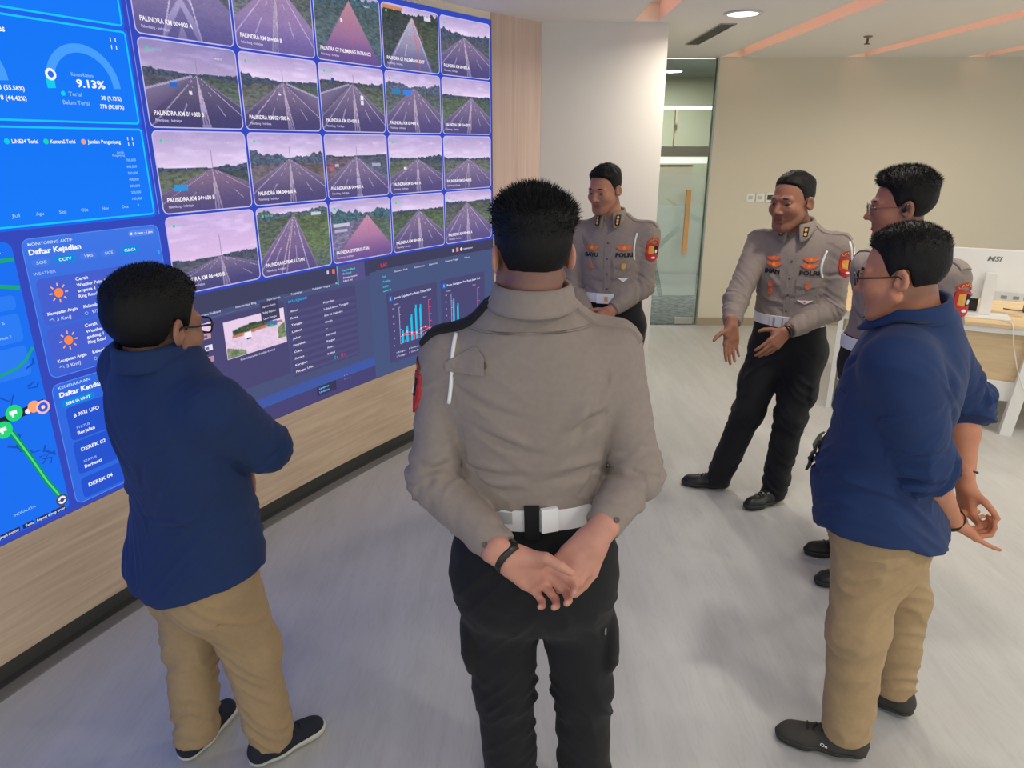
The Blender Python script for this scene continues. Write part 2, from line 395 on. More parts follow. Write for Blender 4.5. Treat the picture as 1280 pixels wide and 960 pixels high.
class Sheet:
    """flat coloured print laid on the curved screen in (s along the wall, z) metres"""
    def __init__(self): self.V = []; self.C = []; self.F = []; self.n = 0
    def poly(self, SZ, F, color, layer):
        SZ = np.asarray(SZ, float); k = self.n
        self.V.append(sarc(SZ, 0.0006 * layer)); c = np.asarray(color, float)
        self.C.append(np.broadcast_to(c, (len(SZ), 3)) if c.ndim == 1 else c)
        self.F += [tuple(i + k for i in f) for f in F]; self.n += len(SZ)
    def rect(self, s0, s1, z0, z1, color, layer=1, r=0.0, color2=None, ds=0.04, slope=0.0):
        """rounded rectangle; color2 = colour at the top edge"""
        xs = list(np.linspace(s0, s1, max(2, int((s1 - s0) / ds) + 1)))
        if r > 0:
            for k in range(6):
                a = k / 5 * math.pi / 2; xs += [s0 + r * (1 - math.cos(a)), s1 - r * (1 - math.cos(a))]
        xs = sorted(set(round(x, 5) for x in xs)); SZ = []
        for x in xs:
            d = min(x - s0, s1 - x); ins = 0 if (r <= 0 or d >= r) else r - math.sqrt(max(0, r * r - (r - d) ** 2))
            SZ += [(x, z0 + ins), (x, z1 - ins)]
        F = [(2 * i, 2 * i + 2, 2 * i + 3, 2 * i + 1) for i in range(len(xs) - 1)]
        c = lin(color)
        if color2 is not None:
            c2 = lin(color2); c = np.array([c if i % 2 == 0 else c2 for i in range(len(SZ))])
        self.poly(SZ, F, c, layer)
    def frame(self, s0, s1, z0, z1, w, color, layer=2, r=0.02):
        pts = []; inn = []
        for (cx, cz, a0) in ((s1 - r, z1 - r, 0), (s0 + r, z1 - r, 90), (s0 + r, z0 + r, 180), (s1 - r, z0 + r, 270)):
            for k in range(6):
                a = math.radians(a0 + 18 * k); pts.append((cx + r * math.cos(a), cz + r * math.sin(a))); inn.append((cx + (r - w) * math.cos(a), cz + (r - w) * math.sin(a)))
        P = []; Q = []
        for i in range(len(pts)):        # subdivide the long sides so that they follow the curve
            a, b2 = np.array(pts[i]), np.array(pts[(i + 1) % len(pts)]); a2, b3 = np.array(inn[i]), np.array(inn[(i + 1) % len(pts)])
            n = max(1, int(np.linalg.norm(b2 - a) / .05))
            for k in range(n): P.append(a + (b2 - a) * k / n); Q.append(a2 + (b3 - a2) * k / n)
        n = len(P); self.poly(np.array(P + Q), [(i, (i + 1) % n, n + (i + 1) % n, n + i) for i in range(n)], lin(color), layer)
    def line(self, pts, w, color, layer=2):
        pts = [np.array(p, float) for p in pts]; SZ = []
        for i, p in enumerate(pts):
            a = pts[max(0, i - 1)]; b2 = pts[min(len(pts) - 1, i + 1)]; t = (b2 - a) / (np.linalg.norm(b2 - a) + 1e-9); n = np.array([-t[1], t[0]]) * w / 2
            SZ += [p + n, p - n]
        self.poly(SZ, [(2 * i, 2 * i + 1, 2 * i + 3, 2 * i + 2) for i in range(len(pts) - 1)], lin(color), layer)
    def disc(self, s, z, r, color, layer=2, n=16, r2=None):
        self.poly([(s + r * math.cos(2 * math.pi * k / n), z + (r2 or r) * math.sin(2 * math.pi * k / n)) for k in range(n)], [tuple(range(n))], lin(color), layer)
    def arc(self, s, z, r, w, a0, a1, color, layer=2, n=24):
        self.line([(s + r * math.cos(math.radians(a0 + (a1 - a0) * k / n)), z + r * math.sin(math.radians(a0 + (a1 - a0) * k / n))) for k in range(n + 1)], w, color, layer)
    def text(self, s, z, body, h, color, layer=3, width=None, bold=0.012, shear=0.0):
        """h = cap height; width fits the line to a given length"""
        V, F = text2d(body, bold)
        if not len(V): return
        k = h / 0.70; kx = k if width is None else width / V[:, 0].max()
        self.poly(np.stack([s + V[:, 0] * kx, z + V[:, 1] * k], 1), F, lin(color), layer)
    def build(self, name, parent):
        return obj(name, np.concatenate(self.V), self.F, scr, parent, False, np.concatenate(self.C))

# ---- road pictures of the camera tiles, drawn as coloured grids
def road_picture(w, h, hz=0.38, vx=0.5, wl=0.62, wr=0.62, sky0=(178, 160, 206), sky1=(238, 218, 244), road=(92, 82, 118), road_far=(134, 118, 144), left=(90, 98, 100), right=(84, 94, 98), tree=(58, 74, 88), tl=0.06, tr=0.06, med=0, pole=True, tint=None, seed=1, kind='road', overpass=0):
    u, v = np.meshgrid((np.arange(w) + .5) / w, (np.arange(h) + .5) / h)          # v: 0 at the top
    P3 = lambda fx, fy, sd: vnoise(np.stack([u.ravel() * fx + seed * 7.3, v.ravel() * fy, np.full(u.size, sd + seed)], 1), sd).reshape(u.shape)
    A = lambda c: np.array(c, float)
    if kind == 'road': wl *= 1.22; wr *= 1.22
    sm = lambda a, b2, x: np.clip((x - a) / (b2 - a + 1e-9), 0, 1)
    img = A(sky0) + (A(sky1) - A(sky0)) * (sm(0, hz, v)[..., None])
    cl = sm(-.1, .7, P3(5, 14, 1) * .6 + P3(11, 30, 2) * .4); img = img + cl[..., None] * 22
    hy = hz + 0.012 * P3(6, 1, 3)
    g = v > hy
    far = sm(hz, 1.0, v)[..., None]
    gl = A(left) * (0.8 + .3 * far) ; gr = A(right) * (0.8 + .3 * far)
    ground = np.where((u < vx)[..., None], gl, gr) * (1 + .22 * (P3(26, 50, 4) + .6 * P3(60, 90, 5)))[..., None]
    img = np.where(g[..., None], ground, img)
    # tree line on both sides
    d = (v - hz) / (1 - hz)
    th = np.where(u < vx, tl, tr) * (1 + .6 * P3(18, 1, 6) + .4 * P3(45, 1, 7)) * (0.22 + 1.0 * np.abs(u - vx)) * .75
    t_on = (v > hy - th) & (v < hy + th * .9 + .015)
    img = np.where(t_on[..., None], A(tree) * (1 + .35 * P3(50, 60, 8))[..., None], img)
    # road
    dd = np.clip(d, 1e-4, None)
    x = (u - vx) / dd                                            # -wl .. wr across the road
    on = g & (x > -wl) & (x < wr)
    rd = A(road_far) + (A(road) - A(road_far)) * sm(0, .8, d)[..., None]
    rd = rd * (1 + .05 * P3(40, 70, 9))[..., None]
    img = np.where(on[..., None], rd, img)
    zz = 1.0 / (dd + .03)
    def ln(x0, ww, col, dash=0, a=1.0):
        nonlocal img
        m = g & (np.abs(x - x0) < ww / (0.25 + dd) * .42 + 0.004) & (np.abs((u - vx) - x0 * dd) < np.maximum(ww * dd, .006))
        if dash: m &= (np.sin(zz * dash) > 0.25) | (d < .08)
        img = np.where(m[..., None], img * (1 - a) + A(col) * a, img)
    W1 = (214, 206, 232)
    if kind == 'road':
        ln(-wl * .97, .020, (140, 130, 158)); ln(wr * .97, .020, (140, 130, 158))
        c = (wr - wl) / 2
        ln(c - .035, .012, (208, 186, 190)); ln(c + .035, .012, (208, 186, 190)); 
        if med: ln(c, .030, (170, 160, 186))
        ln(c + (-wl - c) * .38, .009, W1, 5.2, .8); ln(c + (wr - c) * .38, .009, W1, 5.2, .8); ln(c + (-wl - c) * .72, .012, W1, 0, .9); ln(c + (wr - c) * .72, .012, W1, 0, .9)
        if med == 2:
            m = on & (np.abs(x - c) < .05) & (np.sin(zz * 9) > 0); img = np.where(m[..., None], A((196, 186, 214)), img)
    if kind == 'toll':
        img = np.where(on[..., None], A(road_far) + (A(road) - A(road_far)) * sm(0.1, .9, d)[..., None], img)
        ln(.03, .012, (190, 100, 120), 0, .7)
    if kind == 'white':
        ln(-wl * .9, .012, W1); ln(wr * .9, .012, W1); ln(.12, .02, (230, 96, 92)); ln(.30, .014, (226, 100, 96), 3); ln(.44, .014, (226, 100, 96), 3); ln(-.2, .01, W1, 5)
    if kind == 'chevron':
        m = g & (np.abs(x + .05) < .20) ; st = np.sin(zz * 8 + np.abs(x + .05) * 30) > 0
        img = np.where((m & st)[..., None], A((170, 160, 200)), img); ln(-.24, .012, W1); ln(.15, .012, W1)
    if overpass:
        s_ = -1 if overpass < 0 else 1; xx = (u - vx) * s_
        top = hz + .02 + .38 * np.clip(xx - .06, 0, 1); bot = hz + .05 + .95 * np.clip(xx - .06, 0, 1)
        m = (xx > .05) & (v > top) & (v < bot); img = np.where(m[..., None], A((118, 108, 138)) - 26 * ((v - top) / (bot - top + 1e-6))[..., None], img)
        m = (xx > .05) & (np.abs(v - top) < .012); img = np.where(m[..., None], A((176, 166, 196)), img)
    if pole:
        m = (np.abs(u - vx - .01) < .0035) & (v > hz * .5) & (v < hz); img = np.where(m[..., None], A((150, 136, 168)), img)
    k = 1 - 0.42 * sm(.62, 1.0, v); img = img * k[..., None] + (A((40, 44, 110)) * (1 - k)[..., None])
    img = img * .84 + np.array([168, 146, 206.]) * .16; img = img + RNG.normal(0, 2.2, (h, w, 1))
    return np.clip(img, 0, 255)
def boxes(img, L):
    h, w = img.shape[:2]
    for (x0, y0, x1, y1, c) in L: img[int(y0 * h):max(int(y0 * h) + 1, int(y1 * h)), int(x0 * w):max(int(x0 * w) + 1, int(x1 * w))] = c
    return img
def tolin(a):
    a = a / 255.0; return np.where(a <= .04045, a / 12.92, ((a + .055) / 1.055) ** 2.4)
def picture(name, parent, img, s0, s1, z0, z1, layer=1, r=0.0, quad=None):
    h, w = img.shape[:2]
    S, Z = np.meshgrid(np.linspace(s0, s1, w), np.linspace(z1, z0, h))
    if r:                       # pull the corners in along the rounded outline
        d = np.minimum(S - s0, s1 - S); ins = np.where(d < r, r - np.sqrt(np.clip(r * r - (r - d) ** 2, 0, None)), 0)
        Z = np.clip(Z, z0 + ins, z1 - ins)
    V = sarc(np.stack([S.ravel(), Z.ravel()], 1), 0.0006 * layer)
    i = np.arange(h * w).reshape(h, w); F = np.stack([i[:-1, :-1].ravel(), i[1:, :-1].ravel(), i[1:, 1:].ravel(), i[:-1, 1:].ravel()], 1)
    return obj(name, V, F, scr, parent, True, tolin(img.reshape(-1, 3)))

vw = empty('video_wall', tuple(arcp(0.0, 0.0)))
tag(vw, 'large curved video wall glowing with road cameras and blue dashboards', 'screen')
VWI = Matrix.Translation(-Vector(vw.location))
def vpar(o): o.matrix_parent_inverse = VWI; return o
MB().add(*arc_slab(SL, SR, SZ0, SZ1, -0.07, 0.0)).build('screen_housing', M['black'], vw).matrix_parent_inverse = VWI
S = Sheet(); S.rect(SL, SR, SZ0, SZ1, (54, 74, 186), .3); vpar(S.build('screen_background', vw))

names = [['PALINDRA KM 00+000 A', 'PALINDRA KM 00+000 B', 'PALINDRA GT PALEMBANG ENTRANCE', 'PALINDRA GT PALEMBANG EXIT', 'PALINDRA KM 00+800 A'],
         ['PALINDRA KM 01+800 B', 'PALINDRA KM 02+900 A', 'PALINDRA KM 03+000 B', 'PALINDRA KM 03+400 A', 'PALINDRA KM 03+400 B'],
         ['PALINDRA KM 04+600 B', 'PALINDRA KM 04+600 A', 'PALINDRA KM 04+400 A', 'PALINDRA KM 05+400 A', 'PALINDRA KM 05+400 B'],
         ['PALINDRA KM 06+400 B', 'PALINDRA IC PEMULUTAN', 'PALINDRA GT PEMULUTAN', 'PALINDRA KM 08+400 A', 'PALINDRA KM 09+400 A']]
GR = (88, 108, 84)
cfg = [[dict(hz=.05, kind='chevron', wl=.9, wr=.9, sky1=(170, 160, 190), tl=.02, tr=.02, seed=1, pole=False, road=(112, 104, 150), road_far=(136, 124, 160)),
        dict(hz=.06, wl=.75, wr=.62, vx=.55, seed=2, road=(136, 116, 172), road_far=(168, 138, 164), left=(110, 120, 120), right=(96, 110, 100), pole=False, med=1),
        dict(hz=.10, kind='toll', wl=.50, wr=.46, vx=.52, seed=3, road=(128, 92, 150), road_far=(190, 134, 142), tree=(58, 92, 96), tl=.2, tr=.25, left=(80, 104, 100), right=(76, 102, 98), pole=False, sky1=(160, 180, 200)),
        dict(hz=.14, kind='white', vx=.52, wl=.5, wr=.36, seed=4, road=(120, 120, 152), road_far=(196, 190, 204), left=(60, 74, 66), right=(70, 88, 62), tree=(44, 58, 46), tl=.14, tr=.16, pole=False),
        dict(hz=.30, vx=.46, wl=.72, wr=.9, seed=5, tl=.16, tr=.12, road=(84, 76, 116), med=1)],
       [dict(hz=.36, vx=.54, wl=.62, wr=.70, seed=6, sky0=(142, 132, 182), sky1=(186, 168, 204), left=(92, 96, 104), right=(88, 108, 88), overpass=-1, med=2, road=(66, 62, 92), road_far=(104, 96, 118)),
        dict(hz=.34, vx=.52, wl=.62, wr=.74, seed=7, left=(104, 110, 98), right=GR, tl=.10, tr=.05, overpass=1, med=1, road=(74, 68, 98)),
        dict(hz=.26, vx=.5, wl=.6, wr=.66, seed=8, overpass=-1, med=1, right=(96, 112, 90), tl=.04, road=(78, 72, 104)),
        dict(hz=.24, vx=.5, wl=.66, wr=.74, seed=9, tl=.12, tr=.13, tree=(78, 92, 112), left=(98, 112, 106), right=(92, 110, 100), med=1),
        dict(hz=.32, vx=.6, wl=.7, wr=.6, seed=10, tl=.05, tr=.06, left=(92, 112, 82), right=(84, 104, 84), med=1, pole=False)],
       [dict(hz=.46, vx=.58, wl=.86, wr=.9, seed=11, tl=.03, tr=.10, left=(106, 122, 92), right=(66, 84, 80), med=1, road=(96, 82, 112), road_far=(132, 108, 130)),
        dict(hz=.36, vx=.52, wl=.8, wr=.8, seed=12, tl=.17, tr=.14, tree=(72, 88, 104), left=(120, 112, 112), right=(110, 104, 96), med=1, road=(86, 76, 108)),
        dict(hz=.34, vx=.48, wl=.66, wr=.7, seed=13, tl=.03, tr=.03, left=(120, 106, 116), right=(92, 104, 116), med=2, sky0=(170, 150, 196)),
        dict(hz=.40, vx=.52, wl=.8, wr=.8, seed=14, tl=.04, tr=.10, left=(106, 120, 96), right=(84, 102, 92), med=1),
        dict(hz=.42, vx=.52, wl=.8, wr=.72, seed=15, tl=.08, tr=.05, left=(112, 122, 106), right=(112, 126, 100), med=0, pole=False, road=(110, 98, 130))],
       [dict(hz=.58, vx=.55, wl=.9, wr=.95, seed=16, sky0=(204, 178, 224), sky1=(232, 200, 236), left=(92, 100, 104), right=(86, 96, 102), tl=.03, tr=.05, med=1, road=(74, 72, 110)),
        dict(hz=.12, vx=.5, wl=.58, wr=.24, seed=17, left=(92, 112, 84), right=(98, 122, 74), tl=.12, tr=.10, tree=(74, 96, 98), med=0, road=(104, 86, 128), road_far=(134, 112, 146)),
        dict(hz=.26, vx=.6, kind='toll', wl=.62, wr=.52, seed=18, tl=.18, tr=.2, tree=(62, 98, 102), left=(124, 120, 146), right=(92, 116, 90), road=(138, 96, 150), road_far=(204, 140, 160), pole=False),
        dict(hz=.28, vx=.5, wl=.62, wr=.66, seed=19, tl=.04, tr=.04, left=(84, 108, 78), right=(92, 116, 78), med=1, pole=False),
        dict(hz=.22, vx=.46, wl=.6, wr=.66, seed=20, tl=.07, tr=.04, left=(96, 104, 92), right=(94, 112, 84), med=1, pole=False, road=(104, 90, 134))]]
extra = {(1, 0): [(.44, .56, .47, .60, (236, 226, 240)), (.25, .47, .33, .53, (40, 110, 200))], (1, 1): [(.46, .50, .49, .53, (240, 236, 246))], (1, 2): [(.62, .44, .66, .50, (240, 240, 248)), (.62, .52, .66, .58, (226, 226, 240)), (.18, .21, .22, .26, (40, 90, 150))],
         (1, 3): [(.12, .28, .26, .37, (52, 132, 186)), (.31, .28, .46, .37, (70, 130, 226))], (2, 0): [(.15, .66, .29, .73, (50, 150, 220))], (0, 2): [(.38, .38, .41, .43, (236, 226, 236))], (0, 3): [(.02, .03, .36, .08, (206, 136, 90)), (.74, .10, .86, .16, (220, 216, 230))],
         (2, 2): [(.05, .50, .11, .56, (220, 90, 110)), (.14, .46, .2, .5, (190, 180, 196)), (.74, .46, .88, .52, (170, 170, 200))], (2, 3): [(.26, .55, .31, .58, (236, 232, 240))], (3, 1): [(.75, .14, .9, .18, (190, 206, 226))], (3, 2): [(.04, .36, .3, .42, (196, 196, 216)), (.06, .46, .26, .50, (180, 178, 206))]}
TP, TW, RH, TH_ = 0.4935, 0.474, 0.3435, 0.326
for i in range(4):
    for j in range(5):
        s0 = 0.005 + TP * j; z0 = 1.256 + RH * (3 - i); s1 = s0 + TW; z1 = z0 + TH_
        img = road_picture(132 if j < 3 else 100, 92 if j < 3 else 76, **cfg[i][j])
        if (i, j) in extra: boxes(img, extra[(i, j)])
        t = vpar(picture('camera_tile', vw, img, s0, s1, z0, z1, 1, r=0.022))
        S = Sheet(); S.frame(s0 - .004, s1 + .004, z0 - .004, z1 + .004, .005, (196, 190, 240), 2, .026)
        vparent = S.build('tile_border', t)
        S = Sheet(); n_ = names[i][j]
        S.text(s0 + .024, z0 + .045, n_, .0175, (250, 244, 252), 3, width=min(.0122 * len(n_), TW - .07), bold=.02)
        S.text(s0 + .026, z0 + .021, 'Palembang - Indralaya', .0105, (206, 200, 236), 3, bold=.01, width=.125)
        S.disc(s0 + .036, z1 - .036, .0075, (70, 214, 150), 3, 10)
        if i >= 1 and j < 4: S.text(s0 + .05, z1 - .041, 'ONLINE', .010, (110, 200, 190), 3, bold=.0)
        S.text(s1 - .115, z1 - .046, '14:02:11', .009, (228, 216, 240), 3)
        S.build('tile_caption', t)
# ---- blue dashboards left of the tiles
NEON = (30, 196, 250); PANEL = (26, 122, 248); PALE = (150, 196, 255); WHT = (246, 246, 255)
def neon_panel(name, s0, s1, z0, z1):
    S = Sheet(); S.rect(s0, s1, z0, z1, PANEL, 1, .012, color2=(24, 118, 246)); S.frame(s0 - .012, s1 + .012, z0 - .012, z1 + .012, .012, (36, 100, 236), 1.3, .02); S.frame(s0 - .003, s1 + .003, z0 - .003, z1 + .003, .007, NEON, 2, .014); return S
S = neon_panel('p', -2.2, -.052, 2.30, 2.64); S.text(-.60, 2.52, 'Total Kendaraan', .03, WHT, 3); vpar(S.build('traffic_panel', vw))
S = neon_panel('p', -2.2, -.046, 1.952, 2.279)
for c in (-.245, -.66):
    S.arc(c, 2.075, .128, .030, 0, 180, (72, 158, 252), 3)
    S.arc(c, 2.075, .128, .030, 168, 186, (18, 206, 236), 4, 6); S.disc(c - .123, 2.107, .020, WHT, 5); S.disc(c - .123, 2.107, .011, (40, 110, 236), 6)
S.text(-.292, 2.108, 'Kamera Kamera', .012, PALE, 4, .085); S.text(-.278, 2.072, '9.13%', .026, WHT, 4, .112, .03); S.text(-.675, 2.072, '55.58%', .026, WHT, 4, .125, .03)
S.disc(-.335, 2.047, .0085, (20, 210, 236), 4); S.text(-.315, 2.040, 'Terisi', .014, PALE, 4, .05); S.text(-.342, 2.011, 'Belum Terisi', .014, PALE, 4, .10)
S.text(-.190, 2.033, '38 (9.13%)', .014, WHT, 4, .082, .02); S.text(-.200, 2.003, '378 (90.87%)', .014, WHT, 4, .098, .02)
S.text(-.575, 2.047, '473 (55.58%)', .014, WHT, 4, .105, .02); S.text(-.575, 2.015, '378 (44.42%)', .014, WHT, 4, .105, .02); S.text(-.70, 2.225, 'Kendaraan Kontes', .02, WHT, 4, .205, .02)
for k in range(4):
    c = (-.112 + .020 * (k % 2), 2.222 + .026 * (k // 2)); S.line([(c[0], c[1] - .008), (c[0], c[1] + .006)], .003, WHT, 4)
vpar(S.build('gauge_panel', vw))
S = neon_panel('p', -2.2, -.042, 1.605, 1.931)
for k, (s, t, c) in enumerate(((-.566, 'LINE34 Terisi', (16, 206, 228)), (-.432, 'KameraS Terisi', (24, 216, 176)), (-.292, 'Jumlah Pengunjung', (246, 160, 130)))):
    S.disc(s, 1.884, .0095, c, 4); S.text(s + .016, 1.878, t, .013, WHT, 4, (.090, .092, .135)[k], .02)
for k, c in enumerate(((-.108, 1.876), (-.088, 1.876), (-.108, 1.896), (-.088, 1.896))): S.line([(c[0], c[1] - .006), (c[0], c[1] + .006)], .003, WHT, 4)
S.text(-.165, 1.842, 'Jumlah', .008, PALE, 4); S.text(-.185, 1.831, 'Pengunjung', .008, PALE, 4)
for k in range(7): S.text(-.132, 1.812 - k * .0245, '%d00,000' % (7 - k), .0095, PALE, 4, .044)
S.text(-.112, 1.640, '0', .0095, PALE, 4)
for k, t in enumerate(('Jul', 'Agu', 'Sep', 'Okt', 'Nov', 'Des')): S.text(-.605 + k * .0845, 1.637, t, .0115, PALE, 4, .028)
vpar(S.build('visitor_chart_panel', vw))
S = Sheet(); S.line([(-.0195, 1.60 + k * .05) for k in range(21)], .003, (120, 150, 250), 2); vpar(S.build('divider_line', vw))
# map
S = Sheet(); S.rect(-2.2, -.626, .535, 1.560, (30, 112, 240), 1, .03)
rg = np.random.default_rng(3)
for k in range(26):
    s = rg.uniform(-1.1, -.66); z = rg.uniform(.62, 1.45); pts = [(s, z)]
    for q in range(5): s += rg.uniform(-.03, .04); z += rg.uniform(-.035, .03); pts.append((min(s, -.64), z))
    S.line(pts, rg.uniform(.003, .009), (30, 82, 190), 2)
GRN = (24, 176, 92)
S.line([(-1.0, 1.02), (-.87, 1.075), (-.761, 1.114), (-.70, 1.125), (-.66, 1.15), (-.632, 1.185)], .010, (30, 166, 120), 3)
S.line([(-.80, .955), (-.775, .92), (-.748, .85), (-.723, .78), (-.69, .68), (-.662, .615), (-.645, .565)], .020, (20, 150, 80), 3); S.line([(-.80, .955), (-.775, .92), (-.748, .85), (-.723, .78), (-.69, .68), (-.662, .615), (-.645, .565)], .007, (80, 220, 140), 4)
S.line([(-.95, 1.52), (-.80, 1.50), (-.63, 1.498)], .014, (30, 166, 120), 3); S.line([(-.9, 1.45), (-.76, 1.43), (-.63, 1.40)], .014, (30, 166, 120), 3)
S.line([(-.92, .945), (-.80, .955), (-.70, .966), (-.635, .975)], .030, (36, 40, 66), 4)
S.disc(-.747, .972, .030, (40, 214, 120), 5, 20); S.disc(-.794, .925, .031, (40, 214, 120), 5, 20)
for (s, z) in ((-.747, .972), (-.794, .925)): S.rect(s - .016, s + .010, z - .004, z + .010, WHT, 6); S.rect(s - .010, s - .002, z - .014, z - .004, WHT, 6)
S.disc(-.700, .962, .010, (236, 236, 240), 5); S.disc(-.676, .972, .022, (250, 166, 112), 5); S.disc(-.645, .960, .026, (250, 190, 176), 6); S.disc(-.645, .960, .018, (60, 90, 230), 7); S.disc(-.645, .960, .007, (255, 226, 170), 8)
S.disc(-.652, .582, .024, (70, 78, 120), 5); S.disc(-.652, .582, .016, (236, 236, 246), 6); S.disc(-.652, .582, .008, (80, 70, 110), 7); S.line([(-.668, .582), (-.636, .582)], .004, (80, 70, 110), 7)
for k, (a, b2) in enumerate(((-.91, -.82), (-.81, -.77), (-.76, -.71), (-.70, -.645))): S.rect(a, b2, .538, .556, (40, 46, 100), 3); 
for s, t, w in ((-.905, 'Keyboard shortcuts', .08), (-.80, 'Terms', .03), (-.757, 'Report a map error', .11)): S.text(s, .542, t, .010, WHT, 4, w)
S.text(-.83, .600, 'INDRALAYA', .010, PALE, 4, .08); S.text(-.68, 1.523, '2', .018, WHT, 4)
for (z0, z1) in ((1.215, 1.315), (1.09, 1.20), (1.33, 1.38)): S.rect(-.93, -.655, z0, z1, (46, 124, 244), 2, .015)
S.text(-.735, 1.285, '17 %', .011, PALE, 4); S.text(-.76, 1.235, 'Indonesia 2', .010, PALE, 4); 
vpar(S.build('map_panel', vw))
# event list
S = Sheet(); S.rect(-.592, -.036, 1.052, 1.560, (56, 98, 216), 1, .028, color2=(64, 118, 228)); S.frame(-.594, -.034, 1.05, 1.562, .003, (92, 140, 240), 1.5, .03)
S.text(-.572, 1.536, 'MONITORING AKTIF', .0105, (206, 220, 255), 3, .165, .01); S.text(-.574, 1.505, 'Daftar Kejadian', .0185, WHT, 3, .195, .035)
S.rect(-.175, -.055, 1.523, 1.548, (84, 134, 236), 2, .012); S.disc(-.162, 1.5355, .005, WHT, 3); S.text(-.150, 1.531, '10 item - 1 jam', .009, WHT, 3, .085)
for s, w, t, on in ((-.572, .070, 'SOS', 0), (-.488, .080, 'CCTV', 1), (-.390, .068, 'VMS', 0), (-.305, .066, 'GATE', 0), (-.220, .082, 'CUACA', 1)):
    S.rect(s, s + w, 1.462, 1.488, (8, 142, 222) if on else (70, 122, 230), 2, .013); S.text(s + .016, 1.4695, t, .0105, WHT if on else (190, 206, 250), 3, w - .032, .02)
S.text(-.574, 1.432, 'WEATHER', .0105, (170, 190, 250), 3, .082, .01)
for k, z in enumerate((1.245, 1.065)):
    S.rect(-.572, -.05, z, z + .172, (70, 96, 206), 2, .018)
    sx, sz = -.498, z + .113
    S.disc(sx, sz, .017, (250, 140, 70), 4); 
    for q in range(8):
        a = q * math.pi / 4; S.line([(sx + .024 * math.cos(a), sz + .024 * math.sin(a)), (sx + .036 * math.cos(a), sz + .036 * math.sin(a))], .005, (252, 176, 140), 4)
    S.text(-.425, z + .145, 'Cerah', .0125, WHT, 3, .050, .02)
    for q, t in enumerate((('Weather Point S', 'ampera 1 - Jl.', 'Ring Road') if k == 0 else ('Weather Point', 'gedung 1 - Jl.', 'Ring Road'))): S.text(-.425, z + .122 - q * .021, t, .0115, WHT, 3, (.12, .105, .075)[q], .02)
    S.text(-.555, z + .038, 'Kecepatan Angin', .0115, WHT, 3, .115, .02); S.text(-.525, z + .012, '3 Km/J', .0125, (200, 214, 255), 3, .055); S.line([(-.553, z + .020), (-.54, z + .024), (-.535, z + .014)], .004, (120, 190, 255), 3)
    S.text(-.415, z + .038, 'Kelembapan', .0115, WHT, 3, .09, .02); S.disc(-.408, z + .017, .007, (130, 190, 255), 3); S.disc(-.408, z + .017, .0045, (70, 96, 206), 4); S.text(-.385, z + .012, '97%', .0125, (200, 214, 255), 3, .03)
S.rect(-.056, -.046, 1.44, 1.46, (60, 160, 250), 3, .004)
vpar(S.build('event_list_panel', vw))
S = Sheet(); S.rect(-.598, -.036, .535, 1.025, (50, 106, 224), 1, .028); S.frame(-.60, -.034, .533, 1.027, .003, (92, 140, 240), 1.5, .03)
S.text(-.596 + .02, 1.004, 'KENDARAAN', .0105, (206, 220, 255), 3, .13, .01); S.text(-.576, .972, 'Daftar Kendaraan', .0185, WHT, 3, .215, .035)
S.rect(-.574, -.44, .930, .956, (8, 142, 222), 2, .013); S.text(-.558, .937, 'SEMUA UNIT', .0105, WHT, 3, .10, .02)
for k, (t, z) in enumerate((('B 9031 UFO', .79), ('DEREK 02', .648), ('DEREK 04', .545))):
    hh = .135 if k < 2 else .085
    S.rect(-.566, -.05, z, z + hh, (40, 84, 206), 2, .018); S.text(-.538, z + hh - .045, t, .0145, WHT, 3, .105, .02)
    if k < 2: S.text(-.538, z + .042, 'STATUS', .009, (180, 200, 250), 3, .055, .01); S.text(-.538, z + .018, ('Berjalan', 'Berhenti')[k], .0135, WHT, 3, .072, .02)
vpar(S.build('vehicle_list_panel', vw))

# ---- dark dashboards below the tiles
DK = (60, 64, 98); DK2 = (76, 74, 116)
S = Sheet(); S.rect(.0, 1.262, .515, 1.240, (76, 84, 124), 1)
S.rect(.0, 1.262, 1.150, 1.240, (66, 68, 98), 1.4)
S.line([(.06 + .06 * k, 1.120 + .0015 * k) for k in range(20)], .002, (110, 112, 150), 2)
for s, t, w in ((.10, 'Executive Dashboard', .12), (.31, 'Inventarisasi Blog', .125), (.505, 'Input Laporan', .085), (.665, 'Pengaturan', .075), (.815, 'Dashboard Tanggap', .13), (.99, 'Keluar', .05)): S.text(s, 1.138 if s < .9 else 1.142, t, .010, (214, 212, 236), 3, w)
S.rect(.06, .612, .73, 1.115, DK2, 1.8, .01); S.rect(.625, 1.14, .70, 1.115, DK2, 1.8, .01)
S.text(.085, 1.085, 'DETAIL', .012, (30, 170, 240), 3, .055)
S.rect(.225, .605, .903, 1.085, (226, 196, 226), 2.2)
for q, (z, c) in enumerate(((1.030, (196, 150, 160)), (.975, (230, 226, 240)), (.92, (190, 140, 160)), (.87, (210, 190, 200)), (.82, (220, 180, 190)), (.775, (180, 190, 240)))): S.rect(.108, .150, z, z + .026, c, 2.4); S.rect(.112, .130, z + .006, z + .018, (96, 104, 150), 2.8)
S.rect(.455, .575, 1.035, 1.135, (66, 66, 96), 4)
for q, t in enumerate(('Laporan Harian', 'Rekap Kejadian', 'Lapor Petugas')): S.text(.468, 1.108 - q * .03, t, .010, (214, 212, 236), 5, .085)
S.text(.30, .880, 'Foto dokumentasi kejadian di lokasi', .010, (206, 200, 230), 3, .22)
S.text(.64, 1.100, 'DATA KEJADIAN', .0125, (30, 170, 240), 3, .13, .02)
rows = ['Nomor', 'Ruas', 'Tanggal', 'Lokasi', 'Jalur', 'Penyebab', 'Cuaca', 'Status', 'Kerugian', 'Petugas Unit']
